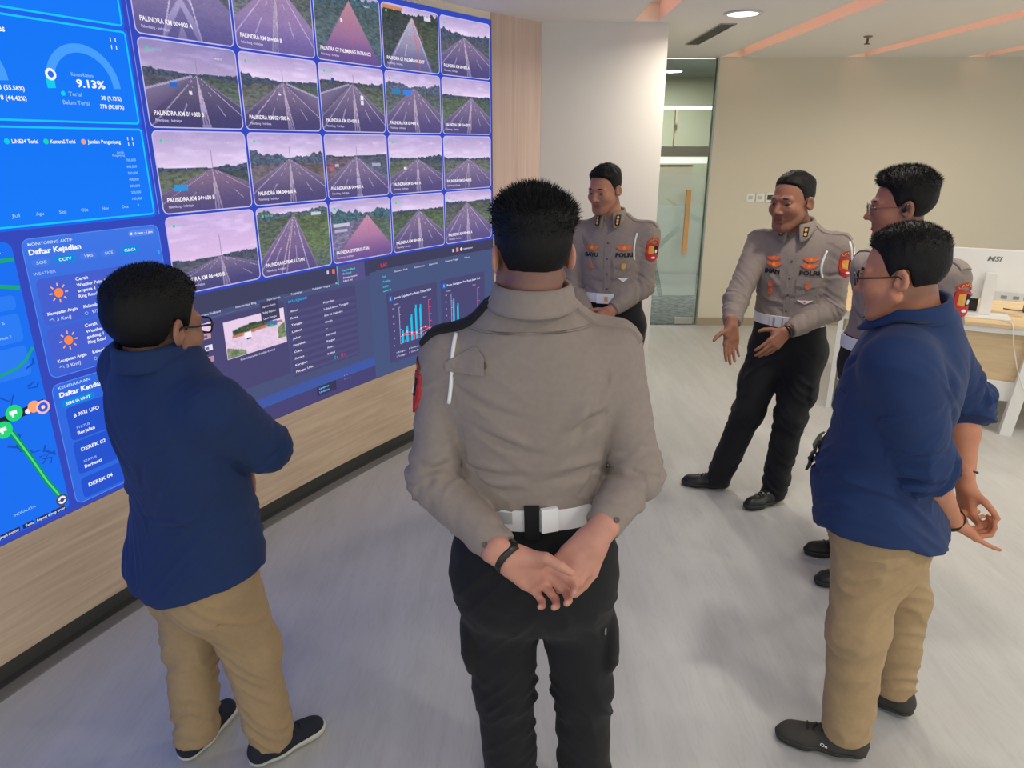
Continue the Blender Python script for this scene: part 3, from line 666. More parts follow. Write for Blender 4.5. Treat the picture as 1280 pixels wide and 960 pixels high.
vals = ['Kejadian', 'Laka Lantas Tunggal', 'Km 06 Palindra', 'Cerah', '-', 'Selesai', 'Ringan', 'Aman', 'Nihil', '']
for q, t in enumerate(rows):
    z = 1.050 - q * .0365; S.rect(.63, 1.135, z - .012, z + .004, (84, 80, 124), 2.1); S.text(.645, z, t, .0105, (226, 222, 240), 3, .0095 * len(t) + .01, .02)
    if vals[q]: S.text(.885, z + .002, vals[q], .0105, (216, 212, 236), 3, .0095 * len(vals[q]) + .008, .02)
for q, c in enumerate(((40, 140, 160), (200, 60, 90))): S.rect(.93 + q * .058, .945 + q * .058, .722, .742, c, 3)
S.text(.953, .725, '4', .011, (60, 200, 190), 3); S.text(1.012, .725, '7', .011, (236, 80, 110), 3)
S.rect(.0, 1.262, .600, .655, (66, 92, 168), 2, color2=(70, 88, 160)); S.rect(.0, 1.262, .515, .600, (74, 70, 118), 2)
S.rect(.78, .93, .545, .600, (58, 58, 90), 2.5)
S.text(.798, .580, 'Lampiran', .0105, (110, 200, 255), 3, .075, .02); S.text(.798, .558, 'Unduhan', .0105, (110, 200, 255), 3, .075, .02)
for q in range(6): S.disc(1.0 + .022 * (q % 3), .585 + .022 * (q // 3), .003, (150, 150, 190), 3, 8)
S.rect(1.005, 1.225, 1.135, 1.240, (88, 84, 136), 4); S.line([(1.008, 1.135), (1.008, 1.238)], .006, (60, 216, 190), 5)
S.text(1.05, 1.205, 'Laporan Masuk', .011, (70, 210, 200), 5, .10, .02); S.text(1.05, 1.185, 'Berhasil', .011, (70, 210, 200), 5, .065, .02); S.text(1.05, 1.163, 'Disimpan kemarin', .010, (226, 222, 240), 5, .11); S.text(1.05, 1.145, 'Hari ini', .010, (226, 222, 240), 5, .07)
S.rect(.93, .945, 1.205, 1.225, (200, 200, 226), 3); S.rect(.97, .99, 1.203, 1.227, (236, 110, 120), 3)
ip = vpar(S.build('incident_dashboard', vw))
pic = np.zeros((44, 72, 3)); uu, vv = np.meshgrid(np.linspace(0, 1, 72), np.linspace(0, 1, 44))
nz_ = vnoise(np.stack([uu.ravel() * 30, vv.ravel() * 20, np.zeros(uu.size)], 1), 5).reshape(uu.shape)
pic[:] = (232, 206, 232)
def paint(mask, c, n=0.): pic[mask] = (np.array(c) * (1 + n * nz_[mask][:, None]))
paint((vv > .18 + .55 * np.abs(uu - .45) ** 1.6) & (vv < .5) & (uu > .12), (74, 92, 72), .3); paint((vv > .42 - .12 * uu) & (vv < .5 - .1 * uu) & (uu > .1) & (uu < .95), (184, 122, 92), .15); paint(vv > .50 - .12 * uu, (226, 200, 226), .05); paint((vv > .7 + .6 * uu) & (uu < .3), (120, 136, 104), .2); paint((uu > .86) & (vv > 1.3 - .9 * uu) & (vv < .85), (122, 140, 104), .2)
paint((uu > .3) & (uu < .42) & (vv > .40) & (vv < .56), (244, 240, 250)); paint((uu > .33) & (uu < .40) & (vv > .56) & (vv < .62), (60, 60, 80)); paint((uu > .70) & (uu < .86) & (vv > .30) & (vv < .44), (70, 120, 170)); paint((uu > .74) & (uu < .80) & (vv > .38) & (vv < .46), (120, 170, 90)); paint((uu > .9) & (vv < .3), (238, 214, 238))
picture('incident_photo', ip, pic, .228, .602, .906, 1.082, 3)

S = Sheet(); S.rect(1.262, SR, .515, 1.240, (74, 88, 128), 1)
S.rect(1.262, SR, 1.165, 1.240, (66, 66, 94), 1.4); S.line([(1.32 + .06 * k, 1.168) for k in range(20)], .002, (104, 106, 146), 2)
S.text(1.360, 1.185, 'ILAC', .020, (236, 40, 90), 3, .055, .03)
for q, (t, w) in enumerate((('Dash', .03), ('Analisa', .07), ('Lalin', .05))): S.text(1.37, 1.120 - q * .030, t, .012, (50, 196, 232), 3, w, .02)
S.line([(1.37, 1.035), (1.44, 1.040)], .004, (40, 220, 210), 3)
for s, t, w in ((1.475, 'Executive Dash', .12), (1.66, 'Inventarisasi', .095), (1.80, 'Laporan', .085), (1.96, 'Pengaturan Tanggap', .135), (2.16, 'Keluar', .055)): S.text(s, 1.138, t, .0105, (206, 204, 230), 3, w)
S.rect(2.035, 2.052, 1.195, 1.215, (200, 200, 226), 3); S.rect(2.075, 2.098, 1.193, 1.220, (240, 140, 140), 3); S.disc(2.128, 1.205, .012, (236, 236, 246), 3); S.text(2.15, 1.199, 'Administrator', .011, (226, 222, 240), 3, .10)
for (a, b2, t) in ((1.395, 1.868, 0), (1.905, 2.372, 1)):
    S.rect(a, b2, .575, 1.022, DK2, 1.8, .012); S.rect(a + .020, a + .050, .965, .997, (34, 110, 214), 3, .004); S.line([(a + .034, .972), (a + .034, .990)], .006, (160, 206, 255), 4)
    S.text(a + .065, .974, ('Jumlah Kejadian Per Bulan Tahun 2025', 'Rasio Gangguan Per Ruas Jalan Tol')[t], .013, (220, 232, 255), 3, .35, .02)
    x0, y0 = a + .105, .680; x1, y1 = a + .385, .915
    S.line([(x0, y0), (x0, y1)], .004, (190, 180, 226), 3); S.line([(x1, y0), (x1, y1)], .004, (236, 84, 130), 3)
    for q in range(6):
        z = y0 + (y1 - y0) * q / 5; S.line([(x0, z), (x0 + .012, z)], .003, (190, 180, 226), 3); S.line([(x1, z), (x1 + .025, z)], .004, (236, 84, 130), 3); S.text(a + .045, z - .004, str(q * 20), .010, (180, 180, 220), 3)
    S.text(a + .06, y1 + .022, 'Kejadian', .009, (180, 180, 220), 3); S.text(x1 - .05, y1 + .022, 'Persen', .009, (180, 180, 220), 3)
    for q, hgt in enumerate((.085, .105, .170, .225, .220, .028) if t == 0 else (.20, .16, .0, .0, .0, .0)):
        if hgt > 0:
            xx = x0 + .018 + q * .044; S.rect(xx, xx + .014, y0, y0 + hgt, (30, 190, 232), 3); S.rect(xx - .004, xx + .004, y0, y0 + hgt * .9, (60, 210, 240), 2.6); S.rect(xx + .022, xx + .030, y0, y0 + .018 + .006 * (q % 3), (236, 96, 120), 3)
    if t == 0:
        S.line([(x0 + .02 + q * .044, y0 + .055 + .012 * math.sin(q * 1.7)) for q in range(7)], .005, (240, 90, 130), 4); S.line([(x0 + .02 + q * .044, y0 + .040 + .010 * math.sin(q * 1.1 + 1)) for q in range(7)], .004, (240, 120, 150), 4)
        for q in range(7): S.disc(x0 + .02 + q * .044, y0 + .055 + .012 * math.sin(q * 1.7), .006, (250, 200, 216), 4.5, 8)
    for q, c in enumerate(((80, 150, 250), (60, 216, 200), (250, 180, 90), (240, 80, 110), (240, 110, 100))):
        s = a + .065 + (q % 3) * .12; z = .632 - (q // 3) * .026; S.disc(s, z, .006, c, 3, 8); S.text(s + .012, z - .005, ('Ringan', 'Sedang', 'Berat', 'Tunggal', 'Ganda')[q], .010, (200, 200, 232), 3, .075)
vpar(S.build('traffic_chart_dashboard', vw))
# ------------------------------------------------------------------ workstation on the right
DU = Vector((0.895, -0.446, 0)).normalized(); DV = Vector((0.446, 0.895, 0)).normalized(); D0 = Vector((2.355, 4.957, 0))
DM = Matrix.Translation(D0) @ Matrix(((DU.x, DV.x, 0, 0), (DU.y, DV.y, 0, 0), (0, 0, 1, 0), (0, 0, 0, 1)))
desk = empty('desk', D0); desk.matrix_world = DM; tag(desk, 'long pale wood desk with white steel frame behind the officers', 'desk')
def dk(n, mb, m, p=desk): return mb.build(n, m, p)
dk('desktop', MB().box((0, 0, .728), (2.3, 1.30, .753), bev=.003), M['woodtop'])
dk('top_edge_rail', MB().box((0.03, 0.012, .690), (2.27, 0.05, .7275)), M['white'])
dk('front_panel', MB().box((0.05, 0.06, .36), (1.16, 0.085, .688)), M['woodtop'])
dk('cable_tray', MB().box((0.05, 0.045, .22), (1.14, 0.10, .358), bev=.004), M['white'])
dk('end_panel', MB().box((0.0, 0.02, .0), (0.035, 1.28, .727), bev=.003), M['white'])
lg = MB(); lg.add([(1.10, -.02, 0), (1.17, -.02, 0), (1.17, .06, 0), (1.10, .06, 0), (1.16, .01, .727), (1.235, .01, .727), (1.235, .09, .727), (1.16, .09, .727)], [(0, 3, 2, 1), (4, 5, 6, 7), (0, 1, 5, 4), (1, 2, 6, 5), (2, 3, 7, 6), (3, 0, 4, 7)]); dk('leg', lg, M['white'])
lg = MB(); lg.add([(1.10, 1.24, 0), (1.17, 1.24, 0), (1.17, 1.32, 0), (1.10, 1.32, 0), (1.16, 1.20, .727), (1.235, 1.20, .727), (1.235, 1.28, .727), (1.16, 1.28, .727)], [(0, 3, 2, 1), (4, 5, 6, 7), (0, 1, 5, 4), (1, 2, 6, 5), (2, 3, 7, 6), (3, 0, 4, 7)]); dk('leg', lg, M['white'])
dk('front_panel', MB().box((1.25, 0.06, .36), (2.25, 0.085, .688)), M['woodtop']); dk('end_panel', MB().box((2.265, 0.02, .0), (2.30, 1.28, .727)), M['white'])
# pedestal on red castors under the desk
pd2 = empty('pedestal'); pd2.matrix_world = DM @ Matrix.Translation((.72, .28, 0)); tag(pd2, 'white drawer pedestal on castors under the pale desk', 'cabinet')
MB().box((0, 0, .07), (.36, .5, .60), bev=.006).build('body', M['white'], pd2)
for (x, y) in ((.04, .04), (.32, .04), (.04, .46), (.32, .46)): MB().lathe([(0, -.012), (.026, -.012), (.028, 0), (.026, .012), (0, .012)], n=14, fr=Matrix.Translation((x, y, .0285)) @ Matrix.Rotation(math.pi / 2, 4, 'Y')).tube([(x, y, .03), (x, y, .075)], .008, 6).build('castor', mat('red castor', srgb(170, 50, 50), .4), pd2, True)
# monitor, seen from behind
def monitor(ox, oy, rz, label, brand):
    mo = empty('monitor'); mo.matrix_world = DM @ Matrix.Translation((ox, oy, .7535)) @ Matrix.Rotation(rz, 4, 'Z'); tag(mo, label, 'monitor')
    MB().box((-.15, -.10, 0), (.15, .10, .012), bev=.004).build('base', M['white'], mo)
    MB().box((-.036, -.012, .012), (.036, .018, .30), bev=.006).build('stand', M['white'], mo)
    sh = Matrix.Rotation(math.radians(-4), 4, 'X')
    MB().box((-.285, .022, .115), (.285, .052, .455), sh, bev=.008).build('screen_housing', M['white'], mo)
    MB().box((-.278, .0525, .128), (.278, .0535, .447), sh).build('screen_glass', M['black'], mo)
    MB().box((-.285, .012, .115), (.285, .022, .175), sh, bev=.003).build('port_cover', mat('pale grey cover', srgb(206, 206, 204), .4), mo)
    for x in (-.20, -.12, .08, .15, .21): MB().box((x, .0105, .128), (x + .035, .0118, .150), sh).build('port', M['strip'], mo)
    if brand:
        V, F = text2d('MSI', .03); k = .045; w = V[:, 0].max() * k * 1.25
        P = [sh @ Vector((-w / 2 + v[0] * k * 1.25 + v[1] * k * .25, .0212, .375 + v[1] * k)) for v in V]
        MB().add(P, F).build('logo', mat('grey logo', srgb(120, 120, 122), .4), mo)
    return mo
monitor(.895, .23, math.radians(0), 'white monitor seen from behind with a grey logo on its back', True)
kb = empty('desk_phone'); kb.matrix_world = DM @ Matrix.Translation((1.22, .50, .753)); tag(kb, 'black low device lying on the desk right of the monitor stand', 'device')
MB().box((-.06, -.03, 0), (.06, .03, .05), bev=.012).build('body', M['black'], kb); MB().tube([(-.055, 0, .012), (-.11, .02, .006), (-.17, .05, .006)], .004, 6).build('cord', M['black'], kb)
kb2 = empty('desk_speaker'); kb2.matrix_world = DM @ Matrix.Translation((.79, .38, .753)); tag(kb2, 'black box standing on the desk left of the monitor stand', 'device')
MB().box((-.075, -.04, 0), (.075, .04, .105), bev=.008).build('body', M['black'], kb2); MB().box((-.065, -.042, .012), (.065, -.039, .095)).build('grille', M['dark'], kb2)
cb_ = MB().tube([tuple(DM @ Vector(p)) for p in ((.985, .118, .760), (1.035, .03, .760), (1.037, -.004, .757), (1.04, -.010, .742), (1.065, -.012, .62), (1.11, -.014, .48), (1.16, -.024, .36), (1.20, -.03, .30))], .003, 6).build('monitor_cable', M['white'], None, True)
tag(cb_, 'thin white cable hanging from the monitor over the desk edge', 'cable')
# ------------------------------------------------------------------ figures: smooth-union distance fields meshed by surface nets
def vec(*a): return np.array(a, np.float64)
def nrm(v): v = np.asarray(v, float); return v / (np.linalg.norm(v) + 1e-12)
def smin(a, b, k):
    h = np.clip(.5 + .5 * (b - a) / k, 0, 1); return b + (a - b) * h - k * h * (1 - h)
def smax(a, b, k): return -smin(-a, -b, k)
class Prim:
    """fn(P)->d with a bounding box"""
    def __init__(self, fn, lo, hi): self.fn = fn; self.lo = np.asarray(lo, float); self.hi = np.asarray(hi, float)
def rcone(a, b, ra, rb):
    a = np.asarray(a, float); b = np.asarray(b, float); ba = b - a; L = float(ba @ ba) + 1e-12
    def fn(P):
        t = np.clip((P - a.astype(np.float32)) @ (ba / L).astype(np.float32), 0, 1)
        d = P - (a.astype(np.float32) + t[:, None] * ba.astype(np.float32))
        return np.sqrt((d * d).sum(1)) - (ra + (rb - ra) * t)
    return Prim(fn, np.minimum(a - ra, b - rb), np.maximum(a + ra, b + rb))
def ell(c, r, Mx=None):
    c = np.asarray(c, float); r = np.asarray(r, float); Mx = np.eye(3) if Mx is None else np.asarray(Mx, float)
    def fn(P):
        q = (P - c.astype(np.float32)) @ Mx.astype(np.float32); k = np.sqrt(((q / r.astype(np.float32)) ** 2).sum(1)); kk = np.maximum(k, .05)
        return np.sqrt((q * q).sum(1) + 1e-12) * (1 - 1 / kk)
    R = max(r); e = np.abs(Mx) @ r
    return Prim(fn, c - e, c + e)
def spl(xs, ys, n=80):
    xs = np.asarray(xs, float); ys = np.asarray(ys, float); t = np.linspace(xs[0], xs[-1], n); m = np.gradient(ys, xs)
    i = np.clip(np.searchsorted(xs, t, 'right') - 1, 0, len(xs) - 2); h = xs[i + 1] - xs[i]; u = (t - xs[i]) / h
    return t, (2 * u ** 3 - 3 * u ** 2 + 1) * ys[i] + (u ** 3 - 2 * u ** 2 + u) * h * m[i] + (-2 * u ** 3 + 3 * u ** 2) * ys[i + 1] + (u ** 3 - u ** 2) * h * m[i + 1]
def loft(o, S, F, U, z, a, f, b, infl=0.0, n=2.3):
    """elliptic sections along U: half width a, front f, back b"""
    Mx = np.stack([S, F, U], 1); tz, ta = spl(z, a); _, tf = spl(z, f); _, tb = spl(z, b)
    ta = ta + infl; tf = tf + infl; tb = tb + infl; o = np.asarray(o, float)
    def fn(P):
        q = (P - o.astype(np.float32)) @ Mx.astype(np.float32); A = np.interp(q[:, 2], tz, ta); B = np.where(q[:, 1] > 0, np.interp(q[:, 2], tz, tf), np.interp(q[:, 2], tz, tb))
        r = np.maximum(((np.abs(q[:, 0]) / A) ** n + (np.abs(q[:, 1]) / B) ** n) ** (1 / n), .04)
        d = np.sqrt(q[:, 0] ** 2 + q[:, 1] ** 2 + 1e-9) * (1 - 1 / r)
        return smax(d, np.maximum(tz[0] - q[:, 2], q[:, 2] - tz[-1]), .02)
    R = max(ta.max(), tf.max(), tb.max()); e = np.abs(Mx) @ np.array([ta.max(), max(tf.max(), tb.max()), 0]); p0 = o + U * tz[0]; p1 = o + U * tz[-1]
    return Prim(fn, np.minimum(p0, p1) - e, np.maximum(p0, p1) + e)
def union(items, pad=.05):
    """items: (prim, k) joined in order; only points near a primitive are touched"""
    def fn(P):
        d = np.full(len(P), 9.0, np.float32)
        for pr, k in items:
            m = ((P > pr.lo - pad - k) & (P < pr.hi + pad + k)).all(1); i = np.nonzero(m)[0]
            if len(i): d[i] = smin(d[i], pr.fn(P[i]), k)
        return d
    return Prim(fn, np.min([p.lo for p, _ in items], 0), np.max([p.hi for p, _ in items], 0))
def cut(pr, fns, k=.006):
    """keep where every fn(P) < 0"""
    def fn(P):
        d = pr.fn(P)
        for g in fns: d = smax(d, g(P), k)
        return d
    return Prim(fn, pr.lo, pr.hi)
def plane(o, n):
    o = np.asarray(o, np.float32); n = nrm(n).astype(np.float32)
    return lambda P: (P - o) @ n
def mesh_sdf(pr, h, pad=.02):
    B = 8; lo = pr.lo - pad; n = np.ceil((pr.hi + pad - lo) / h / B).astype(int) * B
    nb = n // B; g = [lo[i] + (np.arange(nb[i]) + .5) * B * h for i in range(3)]
    C = np.stack(np.meshgrid(*g, indexing='ij'), -1).reshape(-1, 3).astype(np.float32)
    dc = pr.fn(C); keep = np.abs(dc) < B * h * .87 * 1.25 + .006
    vol = np.where(dc < 0, -1.0, 1.0).astype(np.float32).reshape(nb)
    vol = np.repeat(np.repeat(np.repeat(vol, B, 0), B, 1), B, 2)
    off = (np.stack(np.meshgrid(*[np.arange(B)] * 3, indexing='ij'), -1).reshape(-1, 3) - (B / 2 - .5)) * h
    idx = np.nonzero(keep)[0]
    Pk = (C[idx][:, None, :] + off[None].astype(np.float32)).reshape(-1, 3)
    dk_ = np.empty(len(Pk), np.float32)
    for s in range(0, len(Pk), 600000): dk_[s:s + 600000] = pr.fn(Pk[s:s + 600000])
    v6 = vol.reshape(nb[0], B, nb[1], B, nb[2], B).transpose(0, 2, 4, 1, 3, 5).reshape(-1, B ** 3).copy()
    v6[idx] = dk_.reshape(-1, B ** 3)
    vol = v6.reshape(nb[0], nb[1], nb[2], B, B, B).transpose(0, 3, 1, 4, 2, 5).reshape(n)
    return nets(vol, lo + h * .5, h)
def nets(vol, lo, h):
    s = vol < 0; n = np.array(vol.shape)
    c = np.zeros(n - 1, np.uint8)
    for dx in (0, 1):
        for dy in (0, 1):
            for dz in (0, 1): c += s[dx:n[0] - 1 + dx, dy:n[1] - 1 + dy, dz:n[2] - 1 + dz]
    I = np.argwhere((c > 0) & (c < 8)); K = [(0, 0, 0), (1, 0, 0), (0, 1, 0), (1, 1, 0), (0, 0, 1), (1, 0, 1), (0, 1, 1), (1, 1, 1)]
    vals = [vol[I[:, 0] + a, I[:, 1] + b, I[:, 2] + d] for a, b, d in K]
    acc = np.zeros((len(I), 3)); cnt = np.zeros(len(I))
    for i in range(8):
        for j in range(i + 1, 8):
            df = [abs(K[i][q] - K[j][q]) for q in range(3)]
            if sum(df) != 1: continue
            m = (vals[i] < 0) != (vals[j] < 0); t = np.where(m, vals[i] / (vals[i] - vals[j] + 1e-12), 0)
            p = np.array(K[i]) + t[:, None] * (np.array(K[j]) - np.array(K[i])); acc += p * m[:, None]; cnt += m
    V = lo + (I + acc / cnt[:, None]) * h
    vid = np.full(n - 1, -1, np.int32); vid[I[:, 0], I[:, 1], I[:, 2]] = np.arange(len(I))
    Fs = []
    for ax in range(3):
        o = [0, 1, 2]; o.remove(ax); b, d = o
        sl0 = [slice(1, -1)] * 3; sl1 = [slice(1, -1)] * 3; sl0[ax] = slice(0, -1); sl1[ax] = slice(1, None)
        s0 = s[tuple(sl0)]; s1 = s[tuple(sl1)]; E = np.argwhere(s0 != s1)
        if not len(E): continue
        E2 = E.copy(); E2[:, b] += 1; E2[:, d] += 1; flip = s0[E[:, 0], E[:, 1], E[:, 2]]
        q = []
        for (ub, ud) in ((-1, -1), (0, -1), (0, 0), (-1, 0)):
            G = E2.copy(); G[:, b] += ub; G[:, d] += ud; q.append(vid[G[:, 0], G[:, 1], G[:, 2]])
        q = np.stack(q, 1); fl = flip if ax != 1 else ~flip
        q[~fl] = q[~fl][:, ::-1]; Fs.append(q)
    F = np.concatenate(Fs); F = F[(F >= 0).all(1)]
    return V, F
def normals(V, F):
    N = np.zeros_like(V); a = V[F[:, 2]] - V[F[:, 0]]; b = V[F[:, 3]] - V[F[:, 1]]; f = np.cross(a, b)
    for k in range(4):
        for j in range(3): N[:, j] += np.bincount(F[:, k], f[:, j], len(V))
    return N / (np.linalg.norm(N, axis=1, keepdims=True) + 1e-12)
def relax(V, F, n=1, w=.5):
    for _ in range(n):
        A = np.zeros_like(V); c = np.zeros(len(V))
        for i, j in ((0, 1), (1, 2), (2, 3), (3, 0)):
            for a, b in ((F[:, i], F[:, j]), (F[:, j], F[:, i])):
                for k in range(3): A[:, k] += np.bincount(a, V[b, k], len(V))
                c += np.bincount(a, minlength=len(V))
        V = V + w * (A / np.maximum(c, 1)[:, None] - V)
    return V
class Skin:
    """a finished surface that details can be laid on"""
    def __init__(self, V, F): self.V = V; self.F = F; self.t = BVHTree.FromPolygons([tuple(v) for v in V], [tuple(f) for f in F.tolist()])
    def hit(self, o, d, far=.6):
        r = self.t.ray_cast(Vector(o), Vector(d), far)
        return None if r[0] is None else (np.array(r[0]), np.array(r[1]))
    def lay(self, P2, o, ex, ey, d, off):
        """2-D points (u along ex, v along ey) dropped along d onto the surface"""
        out = []; d = nrm(d); last = None
        for u, v in P2:
            p = np.asarray(o) + ex * u + ey * v; h = self.hit(p, d)
            if h is None: q = p + d * (np.dot(last - p, d) if last is not None else .1)
            else: q = h[0] - d * off; last = q
            out.append(q)
        return np.array(out)
def laid_text(sk, name, body, o, ex, ey, d, h, m, parent, width=None, off=.0025, bold=.02):
    V, F = text2d(body, bold); k = h / .7; kx = k if width is None else width / V[:, 0].max()
    w = V[:, 0].max() * kx
    return obj(name, sk.lay(np.stack([V[:, 0] * kx - w / 2, V[:, 1] * k], 1), o, ex, ey, d, off), F, m, parent)
def laid_patch(sk, name, outline, o, ex, ey, d, m, parent, th=.003, off=.001, sub=5):
    """a flat piece of cloth or metal with an outline (convex), given real thickness, lying on the surface"""
    P = np.asarray(outline, float); c = P.mean(0); n = len(P); rings = []
    for r in range(sub): rings.append(c + (P - c) * (1 - r / sub))
    pts = np.concatenate(rings + [c[None]]); T = sk.lay(pts, o, ex, ey, d, off + th); Bt = sk.lay(P, o, ex, ey, d, off - .004)
    F = []
    for r in range(sub - 1):
        for i in range(n): F.append((r * n + i, r * n + (i + 1) % n, (r + 1) * n + (i + 1) % n, (r + 1) * n + i))
    for i in range(n): F.append(((sub - 1) * n + i, (sub - 1) * n + (i + 1) % n, sub * n))
    k = len(T)
    for i in range(n): F.append((i, k + i, k + (i + 1) % n, (i + 1) % n))
    return obj(name, np.concatenate([T, Bt]), F, m, parent, False)
def resample(poly, step=.012):
    P = [np.array(p, float) for p in poly]; out = []
    for i, p in enumerate(P):
        q = P[(i + 1) % len(P)]; n = max(1, int(np.linalg.norm(q - p) / step)); out += [p + (q - p) * k / n for k in range(n)]
    return out
def oval(a, b, n=16): return [(a * math.cos(2 * math.pi * k / n), b * math.sin(2 * math.pi * k / n)) for k in range(n)]
POSE = {
 'C':{'P0':(0.056,1.530,0.889),'neck':(0.039,1.515,1.542),'head':(0.041,1.500,1.652),'shoL':(-0.138,1.521,1.422),'shoR':(0.222,1.514,1.432),'hipL':(-0.038,1.532,0.866),'hipR':(0.152,1.529,0.871),'elL':(-0.183,1.470,1.138),'elR':(0.289,1.470,1.155),'wrL':(-0.007,1.320,1.027),'wrR':(0.181,1.345,1.062),'knL':(-0.018,1.560,0.468),'knR':(0.195,1.560,0.468),'anL':(0.000,1.580,0.090),'anR':(0.212,1.580,0.090)},
 'L':{'P0':(-0.905,1.760,0.765),'neck':(-0.870,1.700,1.379),'head':(-0.881,1.700,1.447),'shoL':(-1.026,1.814,1.304),'shoR':(-0.724,1.604,1.266),'hipL':(-0.972,1.807,0.753),'hipR':(-0.841,1.717,0.737),'elR':(-0.659,1.720,1.113),'wrR':(-0.802,1.938,1.087),'elL':(-0.992,1.985,1.117),'wrL':(-0.800,1.860,1.076),'knL':(-0.995,1.815,0.420),'knR':(-0.790,1.765,0.420),'anL':(-1.020,1.800,0.090),'anR':(-0.775,1.775,0.090)},
 'R':{'P0':(1.130,1.930,0.800),'neck':(1.115,1.900,1.436),'head':(1.043,1.880,1.544),'shoL':(1.006,1.745,1.331),'shoR':(1.228,2.064,1.352),'hipL':(1.082,1.861,0.776),'hipR':(1.179,2.001,0.784),'elL':(1.121,1.765,1.052),'elR':(1.446,2.120,1.085),'wrL':(1.363,1.930,0.772),'wrR':(1.426,2.000,0.863),'knL':(1.059,1.800,0.458),'knR':(1.315,2.020,0.430),'anL':(1.075,1.785,0.090),'anR':(1.325,1.985,0.090)},
 'E':{'P0':(1.461,3.600,0.849),'neck':(1.446,3.600,1.482),'head':(1.374,3.560,1.610),'shoL':(1.606,3.503,1.391),'shoR':(1.290,3.697,1.384),'hipL':(1.534,3.556,0.830),'hipR':(1.389,3.644,0.827),'elL':(1.602,3.460,1.096),'elR':(1.143,3.540,1.124),'wrL':(1.345,3.360,1.003),'wrR':(1.075,3.360,1.031),'knL':(1.484,3.500,0.505),'knR':(1.291,3.600,0.490),'anL':(1.445,3.490,0.090),'anR':(1.190,3.655,0.090)},
 'F':{'P0':(0.575,3.980,0.890),'neck':(0.557,3.980,1.498),'head':(0.503,3.950,1.645),'shoL':(0.739,3.917,1.409),'shoR':(0.381,4.043,1.398),'hipL':(0.656,3.952,0.873),'hipR':(0.496,4.008,0.868),'elL':(0.733,3.900,1.126),'elR':(0.340,4.000,1.088),'wrL':(0.546,3.800,1.011),'wrR':(0.428,3.840,0.975),'knL':(0.654,3.940,0.496),'knR':(0.472,4.000,0.475),'anL':(0.660,3.970,0.090),'anR':(0.450,4.050,0.090)},
 'B':{'P0':(1.607,2.850,0.905),'neck':(1.611,2.870,1.472),'head':(1.531,2.850,1.644),'shoL':(1.679,2.690,1.383),'shoR':(1.541,3.044,1.371),'hipL':(1.638,2.770,0.888),'hipR':(1.576,2.929,0.883),'elL':(1.669,2.640,1.157),'elR':(1.616,3.080,1.112),'wrL':(1.433,2.580,1.016),'wrR':(1.490,2.800,0.951),'knL':(1.600,2.740,0.470),'knR':(1.620,2.940,0.470),'anL':(1.585,2.740,0.090),'anR':(1.630,2.930,0.090)},
}
# ------------------------------------------------------------------ materials of the figures
def attr_mat(name, rough=.5, spec=.4, sss=0.0):
    m = bpy.data.materials.new(name); m.use_nodes = True; nt = m.node_tree; b = nt.nodes['Principled BSDF']
    a = nt.nodes.new('ShaderNodeVertexColor'); a.layer_name = 'Col'; nt.links.new(a.outputs['Color'], b.inputs['Base Color'])
    b.inputs['Roughness'].default_value = rough; b.inputs['Specular IOR Level'].default_value = spec
    if sss:
        b.inputs['Subsurface Weight'].default_value = sss; b.inputs['Subsurface Radius'].default_value = (.010, .004, .002); b.inputs['Subsurface Scale'].default_value = .5
    return m
M['skin'] = add_noise(attr_mat('skin', .5, .4, .12), nscale=260, bump=.08, dist=.0006)
def cloth(name, c, rough=.8, sheen=.04, bump=.15, k=0.95):
    m = mat(name, c, rough, spec=.25, sheen=sheen)
    add_noise(m, scale=(1, 1, 1), nscale=70, c0=tuple(v * k for v in c[:3]) + (1,), c1=tuple(min(1, v / k) for v in c[:3]) + (1,), detail=6, bump=bump, dist=.0016, lo=.3, hi=.7)
    return m
M['tan'] = cloth('taupe uniform twill', srgb(142, 130, 124))
M['taninner'] = cloth('taupe undershirt', srgb(136, 122, 116))
M['blue'] = cloth('navy cotton', srgb(29, 50, 94))
M['khaki'] = cloth('khaki chino', srgb(166, 140, 106))
M['blacktrouser'] = cloth('black twill', srgb(25, 25, 29))
M['whitebelt'] = mat('white vinyl belt', srgb(232, 232, 236), .35)
M['greyinset'] = mat('grey belt inset', srgb(176, 176, 182), .4)
M['cord'] = mat('white braided cord', srgb(236, 236, 238), .6)
M['orange'] = mat('orange embroidery', srgb(226, 104, 56), .7)
M['gold'] = mat('gold bullion', srgb(222, 160, 62), .45)
M['red'] = mat('red patch', srgb(188, 44, 44), .7)
M['thread'] = mat('black thread', srgb(22, 20, 22), .8)
M['button'] = mat('horn button', srgb(84, 74, 68), .4)
M['rubber'] = mat('black rubber', srgb(24, 24, 26), .6)
M['leather'] = add_noise(mat('black leather', srgb(26, 26, 28), .38), nscale=60, bump=.12)
M['knit'] = add_noise(mat('charcoal knit', srgb(62, 58, 54), .85), nscale=220, bump=.3)
M['navyknit'] = add_noise(mat('navy knit', srgb(26, 30, 44), .85), nscale=220, bump=.3)
M['solewhite'] = mat('pale sole', srgb(206, 202, 194), .6)
M['soledark'] = mat('dark sole', srgb(46, 44, 42), .7)
M['hair'] = add_noise(mat('black hair', srgb(15, 14, 16), .62, spec=.25), nscale=150, scale=(1, 1, .5), bump=.6, dist=.003, detail=8)
M['strand'] = mat('black hair strands', srgb(18, 17, 19), .6, spec=.25)
M['eye'] = attr_mat('eyeball', .12, .6)
M['lens'] = mat('spectacle lens', (.95, .97, 1, 1), .02, transmission=1.0); M['lens'].node_tree.nodes['Principled BSDF'].inputs['IOR'].default_value = 1.05
M['brow'] = mat('eyebrow hair', srgb(30, 24, 22), .7)

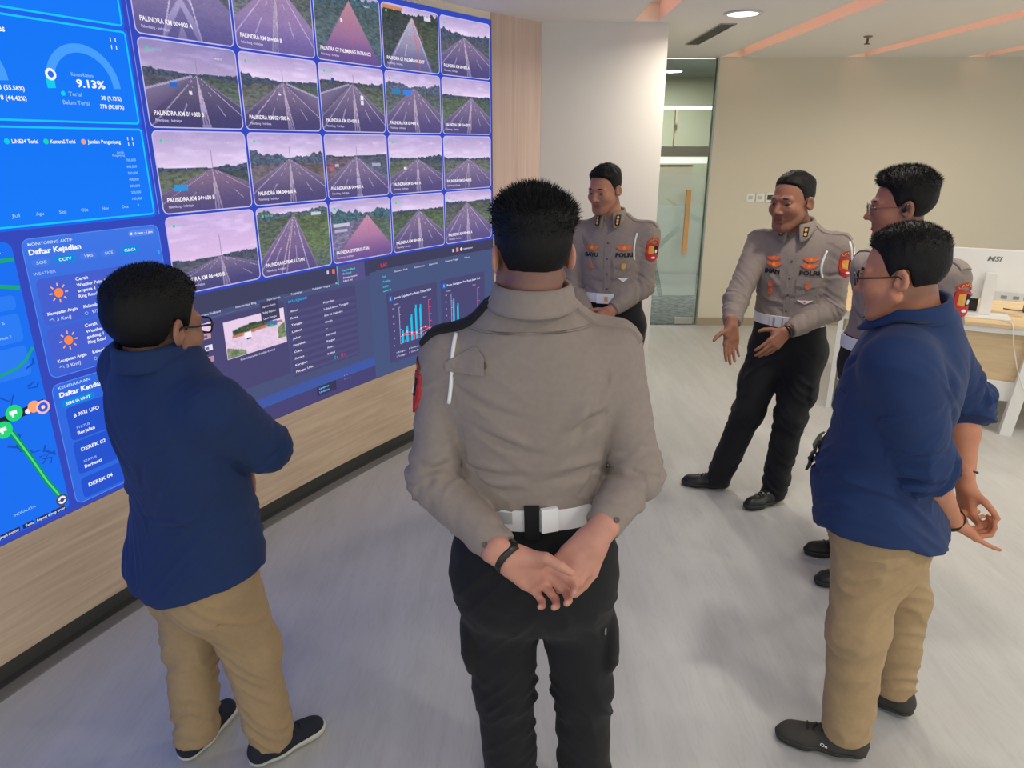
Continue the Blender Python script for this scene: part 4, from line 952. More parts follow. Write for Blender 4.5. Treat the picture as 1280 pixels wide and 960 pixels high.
def hand(W, D, N, right, curl, spread=(6, 1, -4, -10), thumb=((.55, .75, .25), (.75, .6, .25), (.85, .45, .25)), s=1.0):
    """wrist, finger direction, palm normal; curl = degrees per joint for index, middle, ring, little"""
    D = nrm(D); N = np.asarray(N, float); N = nrm(N - D * (N @ D)); T = np.cross(D, N) * (1 if right else -1)
    L = lambda x, y, z: np.asarray(W) + (D * x + T * y - N * z) * s
    it = [(rcone(L(-.035, .009, 0), L(.012, .012, 0), .0205 * s, .0195 * s), .015), (rcone(L(-.035, -.009, 0), L(.012, -.012, 0), .0205 * s, .0185 * s), .015)]
    kn = [(.090, .029, .002), (.095, .009, .004), (.090, -.011, .003), (.080, -.029, .0)]
    ph = [(.043, .025, .019), (.047, .029, .020), (.043, .027, .019), (.033, .020, .018)]
    rr = [(.0095, .0085, .0077, .0066), (.0097, .0088, .0079, .0068), (.0093, .0083, .0075, .0065), (.0083, .0073, .0066, .0058)]
    for i in range(4):
        x, y, z = kn[i]; it.append((rcone(L(.010, y * .62, 0), L(x, y, z), .0150 * s, .0112 * s), .012))
    it.append((rcone(L(.014, .017, -.007), L(.052, .031, -.012), .0165 * s, .0125 * s), .012)); it.append((rcone(L(.012, -.016, -.006), L(.06, -.027, -.006), .0145 * s, .0115 * s), .012))
    it.append((rcone(L(.03, 0, -.002), L(.07, 0, -.002), .0155 * s, .013 * s), .014))
    for i in range(4):
        p = L(*kn[i]); th = 0.0; ph0 = math.radians(spread[i])
        for j in range(3):
            th += math.radians(curl[i][j]); dr = (D * math.cos(ph0) + T * math.sin(ph0)) * math.cos(th) + N * math.sin(th)
            q = p + dr * ph[i][j] * s; it.append((rcone(p, q, rr[i][j] * s, rr[i][j + 1] * s), .008 if j == 0 else .0022)); p = q
    p = L(.022, .022, -.008); tl = (.044, .032, .026); tr = (.0145, .0115, .0100, .0078)
    for j in range(3):
        c = nrm(thumb[j]); q = p + (D * c[0] + T * c[1] + N * c[2]) * tl[j] * s; it.append((rcone(p, q, tr[j] * s, tr[j + 1] * s), .012 if j == 0 else .003)); p = q
    return it

def head_items(H, Mh, s, wide=1.0, jaw=1.0):
    L = lambda x, y, z: H + Mh @ (np.array([x * wide, y, z]) * s)
    e = lambda c, r: ell(L(*c), np.array([r[0] * wide, r[1], r[2]]) * s, Mh)
    r_ = lambda a, b, ra, rb: rcone(L(*a), L(*b), ra * s, rb * s)
    core = [(e((0, -.016, .036), (.076, .096, .084)), .01), (e((0, .022, -.030), (.066, .072, .088)), .03)]
    it = list(core)
    for sx in (-1, 1):
        it += [(r_((sx * .058 * jaw, .004, -.050), (sx * .030 * jaw, .062, -.096), .018 * jaw, .018), .025), (e((sx * .043, .055, -.026), (.026, .030, .026)), .02),
               (r_((sx * .012, .085, .022), (sx * .044, .072, .020), .011, .010), .012)]
    it += [(r_((-.012, .070, -.104), (.012, .070, -.104), .019, .019), .02), (r_((0, .086, .010), (0, .108, -.030), .0085, .0115), .008)]
    for sx in (-1, 1): it += [(e((sx * .0135, .094, -.036), (.0095, .011, .0085)), .006)]
    it += [(r_((-.020, .083, -.0635), (.020, .083, -.0635), .0065, .0065), .006), (r_((-.015, .0855, -.074), (.015, .0855, -.074), .0075, .0075), .006)]
    def carve(P):
        q = ((P - H.astype(np.float32)) @ Mh.astype(np.float32)) / np.float32(s)
        d = np.full(len(P), -9.0, np.float32)
        for sx in (-1, 1):
            g = np.sqrt(((q - np.array([sx * .032 * wide, .098, .001], np.float32)) ** 2 / np.array([1.5, 1, .8], np.float32)).sum(1)) - .0165
            d = np.maximum(d, -g * s)
        ml = np.sqrt((np.maximum(np.abs(q[:, 0]) - .019, 0)) ** 2 + (q[:, 1] - .0915) ** 2 + (q[:, 2] + .0685) ** 2) - .0030
        return np.maximum(d, -ml * s)
    g = union(it, .04); hd = cut(g, [carve], .004)
    ears = []
    for sx in (-1, 1):
        tilt = Mh @ np.array([[math.cos(.35 * sx), -math.sin(.35 * sx), 0], [math.sin(.35 * sx), math.cos(.35 * sx), 0], [0, 0, 1.]])
        c = L(sx * .0825, -.014, -.006)
        outer = ell(c, np.array([.0080, .0185, .0305]) * s, tilt); inner = ell(L(sx * .090, -.008, -.004), np.array([.0085, .0105, .020]) * s, tilt)
        def efn(P, o=outer, i=inner): return smax(o.fn(P), -i.fn(P), .004)
        ears.append((Prim(efn, outer.lo, outer.hi), .006)); ears.append((r_((sx * .078, .004, -.014), (sx * .078, .002, -.020), .005, .005), .006))
    lids = []
    for sx in (-1, 1):
        lids.append((rcone(L(sx * .032 - .0135, .0805, .0068), L(sx * .032 + .0135, .0805, .0068), .0052 * s, .0052 * s), .004)); lids.append((rcone(L(sx * .032 - .012, .0800, -.0080), L(sx * .032 + .012, .0800, -.0080), .0046 * s, .0046 * s), .004))
    allh = union([(hd, .001)] + ears + lids, .03)
    return allh, union(core + it[2:4], .04), L

def crease(u, w):     # a sharp valley with a soft roll beside it
    return -np.exp(-(u / w) ** 2) + .75 * np.exp(-((u - 2.2 * w) / (1.6 * w)) ** 2) + .35 * np.exp(-((u + 2.4 * w) / (1.8 * w)) ** 2)
def arm_creases(s, ph, se, L, seed, amp):
    rg = np.random.default_rng(seed); d = np.zeros(len(s))
    for k in range(15):
        s0 = se + rg.normal(0, .055) if k < 9 else rg.uniform(.06, L); pc = rg.uniform(-math.pi, math.pi); tilt = rg.uniform(-.035, .035); wd_ = rg.uniform(.5, 1.15)
        dp = (ph - pc + math.pi) % (2 * math.pi) - math.pi; a = amp * rg.uniform(.5, 1.1) * (1.0 if k < 9 else .55)
        d += a * np.exp(-(dp / wd_) ** 2) * crease(s - s0 - tilt * dp - .004 * np.sin(dp * 5), rg.uniform(.006, .010))
    return d
def torso_creases(lx, ly, lz, seed, amp, zb, zt, wx):
    rg = np.random.default_rng(seed); d = np.zeros(len(lx))
    for k in range(20):
        side = 1 if rg.random() < .5 else -1; fr = 1 if k % 2 else -1
        if k < 8: x0, z0, ang, ln = side * rg.uniform(.09, .15) * wx, zt - rg.uniform(.02, .12), side * rg.uniform(.5, 1.2), rg.uniform(.06, .12)      # from the arm holes
        elif k < 16: x0, z0, ang, ln = side * rg.uniform(.02, .15) * wx, zb + rg.uniform(.015, .11), side * rg.uniform(-.1, .55), rg.uniform(.05, .10)   # rolls above the waist
        else: x0, z0, ang, ln = side * rg.uniform(.0, .12) * wx, rg.uniform(zb + .1, zt - .1), side * rg.uniform(.2, 1.3), rg.uniform(.05, .1)
        ca, sa = math.cos(ang), math.sin(ang); along = (lx - x0) * ca + (lz - z0) * sa; u = -(lx - x0) * sa + (lz - z0) * ca
        d += amp * rg.uniform(.5, 1.1) * np.exp(-(along / ln) ** 2) * crease(u - .9 * along * along * side, rg.uniform(.007, .012)) * (np.sign(ly) == fr) * np.clip(np.abs(ly) / .03, 0, 1)
    return d
TZ = [-.30, -.18, -.05, .10, .25, .42, .60, .76, .88, .96, 1.03]
TA = [.150, .168, .178, .172, .162, .162, .174, .176, .146, .098, .066]
TF = [.090, .100, .110, .122, .122, .118, .122, .110, .088, .062, .052]
TB = [.105, .124, .128, .112, .098, .100, .112, .112, .098, .078, .064]

def ring(name, sks, o, S, F, U, z0, z1, off, m, parent, a0=0, a1=360, n=72, th=.004):
    V = []; N = n if a1 - a0 < 360 else n
    for k in range(N + 1):
        A = math.radians(a0 + (a1 - a0) * k / N); d = S * math.cos(A) + F * math.sin(A)
        rad = []
        for z in (z0, (z0 + z1) / 2, z1):
            r = 0
            for sk in sks:
                h = sk.hit(o + d * .5 + U * z, -d)
                if h: r = max(r, float((h[0] - o) @ d))
            rad.append(r)
        R = max(rad) + off
        for (rr, z) in ((R - th - .004, z0), (R, z0), (R, z1), (R - th - .004, z1)): V.append(o + d * rr + U * z)
    Fc = [(i * 4 + k, i * 4 + (k + 1) % 4, i * 4 + 4 + (k + 1) % 4, i * 4 + 4 + k) for i in range(N) for k in range(4)]
    if a1 - a0 < 360: Fc += [(3, 2, 1, 0), tuple(N * 4 + k for k in range(4))]
    return obj(name, V, Fc, m, parent, False)

def band(name, c, ax, r, w, m, parent, th=.003, n=28, ell_=(1, 1), up=(0, 0, 1)):
    """a bracelet-like ring around an axis"""
    ax = nrm(ax); u = nrm(np.cross(ax, up)); v = np.cross(ax, u); V = []
    for k in range(n):
        A = 2 * math.pi * k / n; d = u * math.cos(A) * ell_[0] + v * math.sin(A) * ell_[1]
        for (rr, t) in ((r, -w / 2), (r + th, -w / 2), (r + th, w / 2), (r, w / 2)): V.append(c + d * rr + ax * t)
    F = [(i * 4 + k, i * 4 + (k + 1) % 4, ((i + 1) % n) * 4 + (k + 1) % 4, ((i + 1) % n) * 4 + k) for i in range(n) for k in range(4)]
    return obj(name, V, F, m, parent, True)

def shoe(parent, heel, yawdir, L, upper, sole, trim=None):
    """shoe standing on the floor: heel point, direction of the toe, length"""
    x = nrm([yawdir[0], yawdir[1], 0]); y = np.array([-x[1], x[0], 0.]); z = np.array([0, 0, 1.]); k = L / .29
    P = lambda a, b, c: np.array([heel[0], heel[1], 0]) + (x * a + y * b + z * c) * k
    it = [(rcone(P(.040, 0, .05), P(.10, 0, .050), .038 * k, .040 * k), .02), (rcone(P(.10, .002, .046), P(.225, .004, .030), .040 * k, .036 * k), .03), (rcone(P(.19, .016, .028), P(.245, .010, .026), .032 * k, .026 * k), .02), (rcone(P(.045, 0, .06), P(.055, 0, .105), .037 * k, .040 * k), .02)]
    g = union(it)
    up = cut(g, [plane(P(0, 0, .022), (0, 0, -1)), plane(P(.05, 0, .108), nrm(x * -.35 + z))], .006)
    V, F = mesh_sdf(up, .005); V = relax(V, F, 1)
    o = obj('shoe', V, F, upper, parent, True)
    so = Prim(lambda Q: smax(g.fn(Q) - .006, np.maximum((Q[:, 2] - .030 * k), (.0015 - Q[:, 2])), .004), g.lo - .01, g.hi + .01)
    V2, F2 = mesh_sdf(so, .005); obj('sole', V2, F2, sole, o, True)
    sk = Skin(V, F); lb = MB()
    for i in range(5):
        a = .10 + .021 * i; pts = []
        for b in (-.022, -.011, 0, .011, .022):
            h = sk.hit(P(a + .004 * (i % 2) * (1 if b > 0 else -1), b, .2), -z)
            if h: pts.append(h[0] + z * .002)
        if len(pts) > 2: lb.tube(pts, .0028, 6)
    lb.build('lace', trim or M['rubber'], o, True)
    return o, sk, (x, y, z, k)

def person(key, label, look, group=None):
    J = {k: np.array(v, float) for k, v in POSE[key].items()}
    g = look.get
    U = nrm(J['neck'] - J['P0']); S = J['shoL'] - J['shoR']; S = nrm(S - U * (S @ U)); F = np.cross(S, U); F = -F if g('flip') else F
    Lt = float(np.linalg.norm(J['neck'] - J['P0'])); wx, wd, belly = g('wx', 1.0), g('wd', 1.0), g('belly', 0.0)
    z = np.array(TZ) * Lt; a = np.array(TA) * wx; tf = np.array(TF) * wd; tb = np.array(TB) * wd
    tf = tf + belly * np.exp(-((np.array(TZ) - .18) / .2) ** 2); a = a * (1 - g('waist', 0.0) * np.exp(-((np.array(TZ) - .33) / .22) ** 2)) + belly * .5 * np.exp(-((np.array(TZ) - .15) / .25) ** 2)
    fh = nrm(g('face')); rh = nrm(np.cross(fh, (0, 0, 1.))); 
    if g('tilt'): rh = nrm(rh * math.cos(g('tilt')) + np.cross(fh, rh) * math.sin(g('tilt')))
    uh = np.cross(rh, fh); Mh = np.stack([rh, fh, uh], 1); hs = g('hs', 1.04); H = J['head']
    ar = g('arm', 1.0); right = {'L': False, 'R': True}; sgn = {'L': 1, 'R': -1}
    # ---- body: one continuous surface
    headp, corep, HL = head_items(H, Mh, hs, g('hw', 1.0), g('jaw', 1.0))
    nb = J['neck'] - U * .02
    nar = np.array([.45, .78, .95] + [1.0] * 8); it = [(loft(J['P0'], S, F, U, z, a * nar, tf * nar, tb * nar, -.022), .02), (rcone(nb - U * .02, H + Mh @ np.array([0, -.022, -.050]) * hs, .058 * g('neckw', 1), .055 * g('neckw', 1)), .03)]
    for q in 'LR':
        sh, el, wr = J['sho' + q], J['el' + q], J['wr' + q]
        it += [(rcone(nb + S * sgn[q] * .04 - U * .03, sh, .045, .046), .04), (rcone(sh, el, .048 * ar, .040 * ar), .03), (rcone(el, el + (wr - el) * .35, .040 * ar, .041 * ar), .02), (rcone(el + (wr - el) * .35, wr, .041 * ar, .0245 * ar), .02)]
        hp, kn, an = J['hip' + q], J['kn' + q], J['an' + q]
        it += [(rcone(hp, kn, .080, .052), .04), (rcone(kn, an, .052, .036), .02)]
        hd_, td = look['feet'][q]; tdn = nrm([td[0], td[1], 0])
        it += [(rcone(an, np.array([hd_[0], hd_[1], .045]) + tdn * .05, .034, .030), .02), (rcone(np.array([hd_[0], hd_[1], .045]) + tdn * .06, np.array([hd_[0], hd_[1], .036]) + tdn * .20, .030, .022), .02)]
    it += [(headp, .012)]
    for q in 'LR':
        if ('hand' + q) in look: it.append((union(hand(J['wr' + q], right=right[q], **look['hand' + q]), .03), .012))
    V, Fc = mesh_sdf(union(it, .05), g('res', .0042)); V = relax(V, Fc, 1, .35)
    base = lin(g('skin', (176, 124, 98))); C = np.tile(base, (len(V), 1)); ql = ((V - H) @ Mh) / hs
    C *= (1 + .07 * vnoise(V * 34, 3) + .05 * vnoise(V * 110, 4))[:, None]
    inh = (np.abs(ql).max(1) < .16)
    lipd = np.sqrt(np.maximum(np.abs(ql[:, 0]) - .016, 0) ** 2 + (ql[:, 1] - .09) ** 2 * .6 + (ql[:, 2] + .0685) ** 2 * 1.6)
    w = np.clip(1.25 - lipd / .013, 0, 1)[:, None] * inh[:, None] * .85; C = C * (1 - w) + w * base * np.array([.66, .40, .42])
    st = g('stubble', .25)       # shaved scalp around the ears and nape, beard shadow on the jaw
    fade = np.clip((ql[:, 2] + .100) / .05, 0, 1) * np.clip((.020 - ql[:, 1]) / .02, 0, 1) * inh * (np.abs(ql[:, 0]) < .0775)
    beard = np.clip((-.045 - ql[:, 2]) / .03, 0, 1) * np.clip((ql[:, 1] - .0) / .04, 0, 1) * inh * st
    mus = np.clip(1 - np.abs(ql[:, 2] + .056) / .010, 0, 1) * np.clip((ql[:, 1] - .06) / .02, 0, 1) * (np.abs(ql[:, 0]) < .03) * inh * g('moustache', .2)
    for mk, c in ((fade * .62, np.array([.022, .020, .021])), (beard * .5, base * .35), (mus, base * .25)): C = C * (1 - mk[:, None]) + c * mk[:, None]
    body = obj('person', V, Fc, M['skin'], None, True, np.clip(C, 0, 1)); tag(body, label, 'person', group)
    eb = []
    for sx in (-1, 1):
        c = H + Mh @ (np.array([sx * .032 * g('hw', 1.0), .0742, .0000]) * hs); r = .0120 * hs; look_ = nrm(Mh @ np.array(g('gaze', (0, 1, -.05))))
        bm = bmesh.new(); bmesh.ops.create_uvsphere(bm, u_segments=20, v_segments=14, radius=r); Vs = np.array([v.co[:] for v in bm.verts]); Fs = [[v.index for v in f.verts] for f in bm.faces]; bm.free()
        dt = (Vs / r) @ look_; cc = np.where((dt > .90)[:, None], np.array([.01, .008, .006]), np.where((dt > .72)[:, None], np.array([.045, .025, .015]), np.array([.42, .38, .36])))
        obj('eye', Vs + c, Fs, M['eye'], body, True, cc)
        pts = [H + Mh @ (np.array([(sx * (.012 + .012 * k)) * g('hw', 1.0), .0905 - .0016 * k * k, .0235 + .0028 * k - .0011 * k * k]) * hs) for k in range(4)]
        MB().tube(pts, [.0036, .0046, .0040, .0018], 8).build('eyebrow', M['brow'], body, True)
    # ---- hair
    top, side, nape = g('hair', (.020, .007, .004)); sk_ = g('hairseed', 1)
    yz = [-.10, -.045, -.01, .025, .055, .074, .088, .10, .14]; yv = np.array([.004, .008, .014, .028, .038, .050, .078, .088, .096]) + g('hairline', 0.0)
    def hairfn(P):
        q = ((P - H.astype(np.float32)) @ Mh.astype(np.float32)) / np.float32(hs)
        up = np.clip((q[:, 2] - .035) / .06, 0, 1); up = up * up * (3 - 2 * up); lowf = np.clip((q[:, 2] + .07) / .06, 0, 1)
        th = (nape + (side - nape) * lowf) * (1 - up) + top * up * (1 + g('quiff', 0.0) * np.clip(q[:, 1] / .08, 0, 1))
        th = th + .0022 * vnoise(q * np.array([85, 85, 30]), sk_) * (0.4 + up) + .004 * up * vnoise(q * 26, sk_ + 1)
        zb = np.interp(q[:, 1], [-.12, -.07, -.035, -.028, .0, .02], np.array([-.068, -.066, -.040, .012, .010, -.012])) + g('napez', 0.0) + .009 * vnoise(q * np.array([55, 0, 0]), sk_ + 5)
        rg_ = np.maximum(q[:, 1] - np.interp(q[:, 2], yz, yv), zb - q[:, 2]) * hs * .8
        th = th * np.clip(.22 - rg_ / .020, 0.12, 1)
        return smax(corep.fn(P) - th.astype(np.float32), rg_.astype(np.float32), .008)
    hv, hf = mesh_sdf(Prim(hairfn, corep.lo - .03, corep.hi + .04), .0042)
    hair_o = obj('hair', hv, hf, M['hair'], body, True)
    hn = normals(hv, hf); rg_ = np.random.default_rng(sk_); qh = ((hv - H) @ Mh) / hs
    cand = np.nonzero((rg_.random(len(hv)) < g('strands', .5)) & ((hv - H) @ uh > -.05 * hs) & (np.abs(hn @ uh) + .5 > rg_.random(len(hv))))[0]
    l0, l1 = g('strandlen', (.006, .012)); sd = Mh @ np.array(g('comb', (0, .5, .4)))
    n_ = len(cand); tops = np.clip((qh[cand, 2] - .02) / .06, .15, 1); ln = (l0 + (l1 - l0) * rg_.random(n_)) * tops
    dr = hn[cand] * .75 + sd * .5 + rg_.normal(0, .28, (n_, 3)); dr /= np.linalg.norm(dr, axis=1, keepdims=True); sdv = np.cross(dr, rg_.normal(0, 1, (n_, 3))); sdv /= np.linalg.norm(sdv, axis=1, keepdims=True) + 1e-9
    p0 = hv[cand] - hn[cand] * .002; wv_ = .0011
    SV = np.stack([p0 - sdv * wv_, p0 + sdv * wv_, p0 + dr * ln[:, None]], 1).reshape(-1, 3); SF = np.arange(n_ * 3).reshape(-1, 3)
    tag(obj('hair_strands', SV, SF, M['strand'], hair_o), kind='stuff')
    # ---- trousers
    tm = look['trousers']; leg = g('leg', 1.0); civil = look['kind'] == 'civil'
    ztop = .02 if civil else .212
    nar = np.array([.50, .84, .98] + [1.0] * 8); it = [(cut(loft(J['P0'], S, F, U, z, a * nar, tf * nar, tb * nar, .004), [plane(J['P0'] + U * ztop, U)], .006), .02)]
    for q in 'LR':
        hp, kn, an = J['hip' + q], J['kn' + q], J['an' + q].copy(); hem = an + nrm(an - kn) * .04
        it += [(rcone(hp + U * .02, kn, .110 * leg, .082 * leg), .030), (rcone(kn, hem, .082 * leg, g('hem', .068)), .03)]
    ba = J['P0'] - F * (.050 * wd) - U * (.085 if civil else .035)                     # seat
    it += [(ell(ba + S * .075, (.088 * wx, .08 * wd, .11), np.stack([S, F, U], 1)), .08), (ell(ba - S * .075, (.088 * wx, .08 * wd, .11), np.stack([S, F, U], 1)), .08)]
    if g('cargo'):
        for q in 'LR':
            c = J['hip' + q] * .45 + J['kn' + q] * .55 + S * sgn[q] * .080 * leg - F * .01
            it.append((ell(c, (.028, .075, .10), np.stack([S, F, U], 1)), .014))
    gt = union(it)
    V, Fc = mesh_sdf(cut(gt, [lambda P: g('hemcut', .034) - P[:, 2]], .006), .0065); N = normals(V, Fc)
    kz = (J['knL'][2] + J['knR'][2]) / 2; zz = V[:, 2]
    amp = .0035 + .0065 * np.exp(-((zz - .15) / .10) ** 2) + .0055 * np.exp(-((zz - kz) / .10) ** 2) + .005 * np.exp(-((zz - J['P0'][2] + .10) / .09) ** 2)
    amp = np.where(zz > J['P0'][2] + .08, .0015, amp)
    lx = (V - J['P0']) @ S; ly = (V - J['P0']) @ F
    n1 = vnoise(np.stack([lx * 9, ly * 9, zz * 21 + np.abs(lx) * 20 + ly * 10], 1), 11 + sk_); n2 = vnoise(np.stack([lx * 20, ly * 20, zz * 34 - lx * 12], 1), 12 + sk_)
    disp = .68 * amp * ((.7 - np.abs(n1) ** .8 * 2.4) + .35 * n2)
    V = V + N * disp[:, None]
    tr_o = obj('trousers', V, Fc, tm, body, True); tsk = Skin(V, Fc)
    # ---- shoes
    shoes = {}
    for q in 'LR':
        hd_, td = look['feet'][q]; shoes[q] = shoe(body, hd_, td, g('shoelen', .285), look['shoe'], look['sole'], g('lace'))
    # ---- shirt
    sm = look['shirt']; sw = g('sleeve', 1.0)
    fl = .034 * np.clip((.18 - np.array(TZ)) / .3, 0, 1) if civil else 0.0
    it = [(loft(J['P0'], S, F, U, z, a + fl * .6, tf + fl * .5, tb + fl, g('loose', .012)), .02)]
    cuts = []
    for q in 'LR':
        sh, el, wr = J['sho' + q], J['el' + q], J['wr' + q]
        ux = nrm(wr - el)
        tr_pts = [(rcone(nb + S * sgn[q] * .035 - U * .04, sh - U * .006, .050, .056 * ar), .05), (rcone(sh, sh + (el - sh) * .3, .066 * ar * sw, .064 * ar * sw), .045), (rcone(sh + (el - sh) * .3, el, .064 * ar * sw, .057 * ar * sw), g('armk', .010))]
        if civil and g('rolled', True) and q in g('rollside', 'LR'):
            e2 = el + ux * g('rolllen', .05); e0 = el + ux * (g('rolllen', .05) - .05)
            fa = cut(union([(rcone(el, e2, .059 * ar * sw, .058 * ar * sw), .02), (rcone(e0, e2, .0615 * ar * sw, .0605 * ar * sw), .004)]), [plane(e2 - ux * .004, ux)], .004)
        else:
            c2 = wr - ux * g('cuffgap', .012); c1 = c2 - ux * .055
            fa = cut(union([(rcone(el, c1, .059 * ar * sw, .047 * ar * sw), .02), (rcone(c1, c2, .0465 * ar * sw, .0395 * ar), .005)]), [plane(c2 - ux * .004, ux)], .004)
        tr_pts.append((fa, .02)); it += tr_pts
    zlo = g('hemz', -.135) if civil else .198
    P0_, S_, F_, U_ = (np.asarray(v, np.float32) for v in (J['P0'], S, F, U))
    armp = union(it[1:])
    def hemf(P):
        q = P - P0_; x = (q @ S_) / .18; zq = q @ U_
        return zlo + (.055 * np.clip(x * x, 0, 1.2) - (.03 if civil else 0) if civil else 0) - zq
    gs = union(it); tors = cut(it[0][0], [hemf], .008)
    gs = union([(tors, .02)] + it[1:])
    V, Fc = mesh_sdf(gs, g('shirtres', .005)); N = normals(V, Fc)
    # folds: around the elbows, from the arm holes and above the belt
    q = V - J['P0']; lx, ly, lz = q @ S, q @ F, q @ U
    disp = np.zeros(len(V)); mind = np.full(len(V), 9.0)
    for qq in 'LR':
        sh, el, wr = J['sho' + qq], J['el' + qq], J['wr' + qq]; acc = 0.
        for (A, B) in ((sh, el), (el, wr)):
            bx = B - A; L_ = np.linalg.norm(bx); bx = bx / L_; t = (V - A) @ bx; p = V - A - np.clip(t, 0, L_)[:, None] * bx; dd = np.linalg.norm(p, axis=1)
            e1 = nrm(np.cross(bx, F + .3 * U)); e2 = np.cross(bx, e1); s_al = t if B is el else t + np.linalg.norm(el - sh)
            m = (dd < mind) & (dd < .085 * ar) & (t > -.02); mind = np.where(m, dd, mind)
            de = np.abs(s_al - np.linalg.norm(el - sh)); am = g('armfold', .0055) * (.45 + .9 * np.exp(-(de / .09) ** 2))
            c = np.stack([(s_al * 40 + (p @ e1) * 26), (p @ e1) * 9, (p @ e2) * 10], 1)
            f_ = am * (.75 - 2.6 * np.abs(vnoise(c, 21 + sk_)) ** .8 + .3 * vnoise(c * 1.8, 22 + sk_)); f_ = f_ * .55 + arm_creases(s_al, np.arctan2(p @ e2, p @ e1), np.linalg.norm(el - sh), np.linalg.norm(el - sh) + np.linalg.norm(wr - el) - .05, 40 + sk_ + (7 if qq == 'L' else 0), g('armfold', .0055) * 1.0); disp = np.where(m, f_, disp)
    tor = mind > 8
    lo_ = np.clip(1 - (lz - .16) / .34, 0, 1); am = g('torsofold', .0045) * .85 * (.30 + .9 * lo_ ** 1.5 + .5 * np.clip((np.abs(lx) - .09) / .08, 0, 1))
    c = np.stack([lx * 5 + lz * 2, ly * 6, lz * 18 - np.abs(lx) * g('drape', 13) * 1.6], 1)
    f_ = am * (.7 - 2.4 * np.abs(vnoise(c, 31 + sk_)) ** .8 + .35 * vnoise(c * np.array([2, 2, 2.2]), 32 + sk_)); f_ = f_ * .6 + torso_creases(lx, ly, lz, 60 + sk_, g('torsofold', .0045) * 1.1, (zlo + (.12 if civil else 0.0)), .80 * Lt, wx); disp = np.where(tor, f_, disp)
    V = V + N * disp[:, None]
    sh_o = obj('shirt', V, Fc, sm, body, True); sk = Skin(V, Fc)
    # ---- collar
    na = H + Mh @ np.array([0, -.022, -.050]) * hs - (nb - U * .02); na = na / (na @ U); no = nb - U * .02 + na * (.04 + g('collarz', .006)); ca = g('collargap', 16); n = 56; R0x, R0y = .068 * g('neckw', 1), .070 * g('neckw', 1); Vc = []
    nu = nrm(U * .7 + nrm(na) * .3); fl_ = nrm(F - nu * (F @ nu)); sl_ = np.cross(nu, fl_) * -1
    rows = 7
    for k in range(n + 1):
        A = math.radians(ca + (360 - 2 * ca) * k / n); fw = math.cos(A); w = np.clip((fw - .45) / .5, 0, 1) ** 1.3
        d = fl_ * fw + sl_ * math.sin(A); rb = math.sqrt((R0x * math.sin(A)) ** 2 + (R0y * fw) ** 2); zt = .036 - .016 * (fw * .5 + .5); tip = g('tip', .040) * w
        for (ro, zz_) in ((-.002, -.03 - .012 * w), (-.002, zt - .004), (.001, zt + .002), (.006, zt + .003), (.0105, zt - .006), (.018 + .014 * w, -.006 - tip * .55), (.023 + .030 * w, -.014 - tip)):
            Vc.append(no + d * (rb + ro) + nu * zz_)
    Fcc = [(k * rows + i, k * rows + i + 1, (k + 1) * rows + i + 1, (k + 1) * rows + i) for k in range(n) for i in range(rows - 1)]
    co = obj('collar', Vc, Fcc, sm, body, True); md = co.modifiers.new('s', 'SOLIDIFY'); md.thickness = .003; md.offset = 0
    ctx = dict(J=J, S=S, F=F, U=U, body=body, sk=sk, tsk=tsk, Mh=Mh, H=H, hs=hs, HL=HL, P0=J['P0'], shirt=sh_o, trousers=tr_o, nb=no, nu=nu, wx=wx, ar=ar, Lt=Lt, shoes=shoes, look=look)
    return ctx

def chest(c, x, z_):      # frame on the chest: o, ex, ey, d
    return c['P0'] + c['S'] * x + c['U'] * z_ + c['F'] * .45, c['S'], c['U'], -c['F']
def back(c, x, z_): return c['P0'] + c['S'] * x + c['U'] * z_ - c['F'] * .45, -c['S'], c['U'], c['F']
def button_at(c, fr, m=None, r=.0062, parent=None): return laid_patch(c['sk'], 'button', oval(r, r, 10), *fr, m or M['button'], parent or c['shirt'], .0025, .001, 2)
def placket(c, z0, z1, n, x=0.0, m=None):
    laid_patch(c['sk'], 'placket', resample([(-.017, 0), (.017, 0), (.017, z1 - z0), (-.017, z1 - z0)], .02), *chest(c, x, z0), m, c['shirt'], .0015, .0012, 4)
    for k in range(n): button_at(c, chest(c, x, z0 + .03 + (z1 - z0 - .05) * k / max(1, n - 1)))
def pocket(c, x, z_, m, w=.060):
    laid_patch(c['sk'], 'pocket', resample([(-w, -.125), (w, -.125), (w, -.03), (-w, -.03)], .015), *chest(c, x, z_), m, c['shirt'], .0018, .0012, 5)
    f = laid_patch(c['sk'], 'pocket_flap', resample([(-w - .003, -.040), (0, -.052), (w + .003, -.040), (w + .003, 0), (-w - .003, 0)], .012), *chest(c, x, z_), m, c['shirt'], .004, .003, 5)
    for s in (-1, 1): button_at(c, chest(c, x + s * (w - .014), z_ - .028), r=.0045, parent=f)
def wings(c, x, z_, col, w=.036, h=.013, parts=True):
    o = laid_patch(c['sk'], 'badge', [(-w, h * .2), (-w * .55, -h * .55), (0, -h), (w * .55, -h * .55), (w, h * .2), (w * .6, h * .75), (w * .2, h * .5), (0, h * 1.05), (-w * .2, h * .5), (-w * .6, h * .75)], *chest(c, x, z_), col, c['shirt'], .003, .003, 3)
    laid_patch(c['sk'], 'badge_star', oval(h * .45, h * .45, 8), *chest(c, x, z_), M['gold'], o, .003, .006, 2)
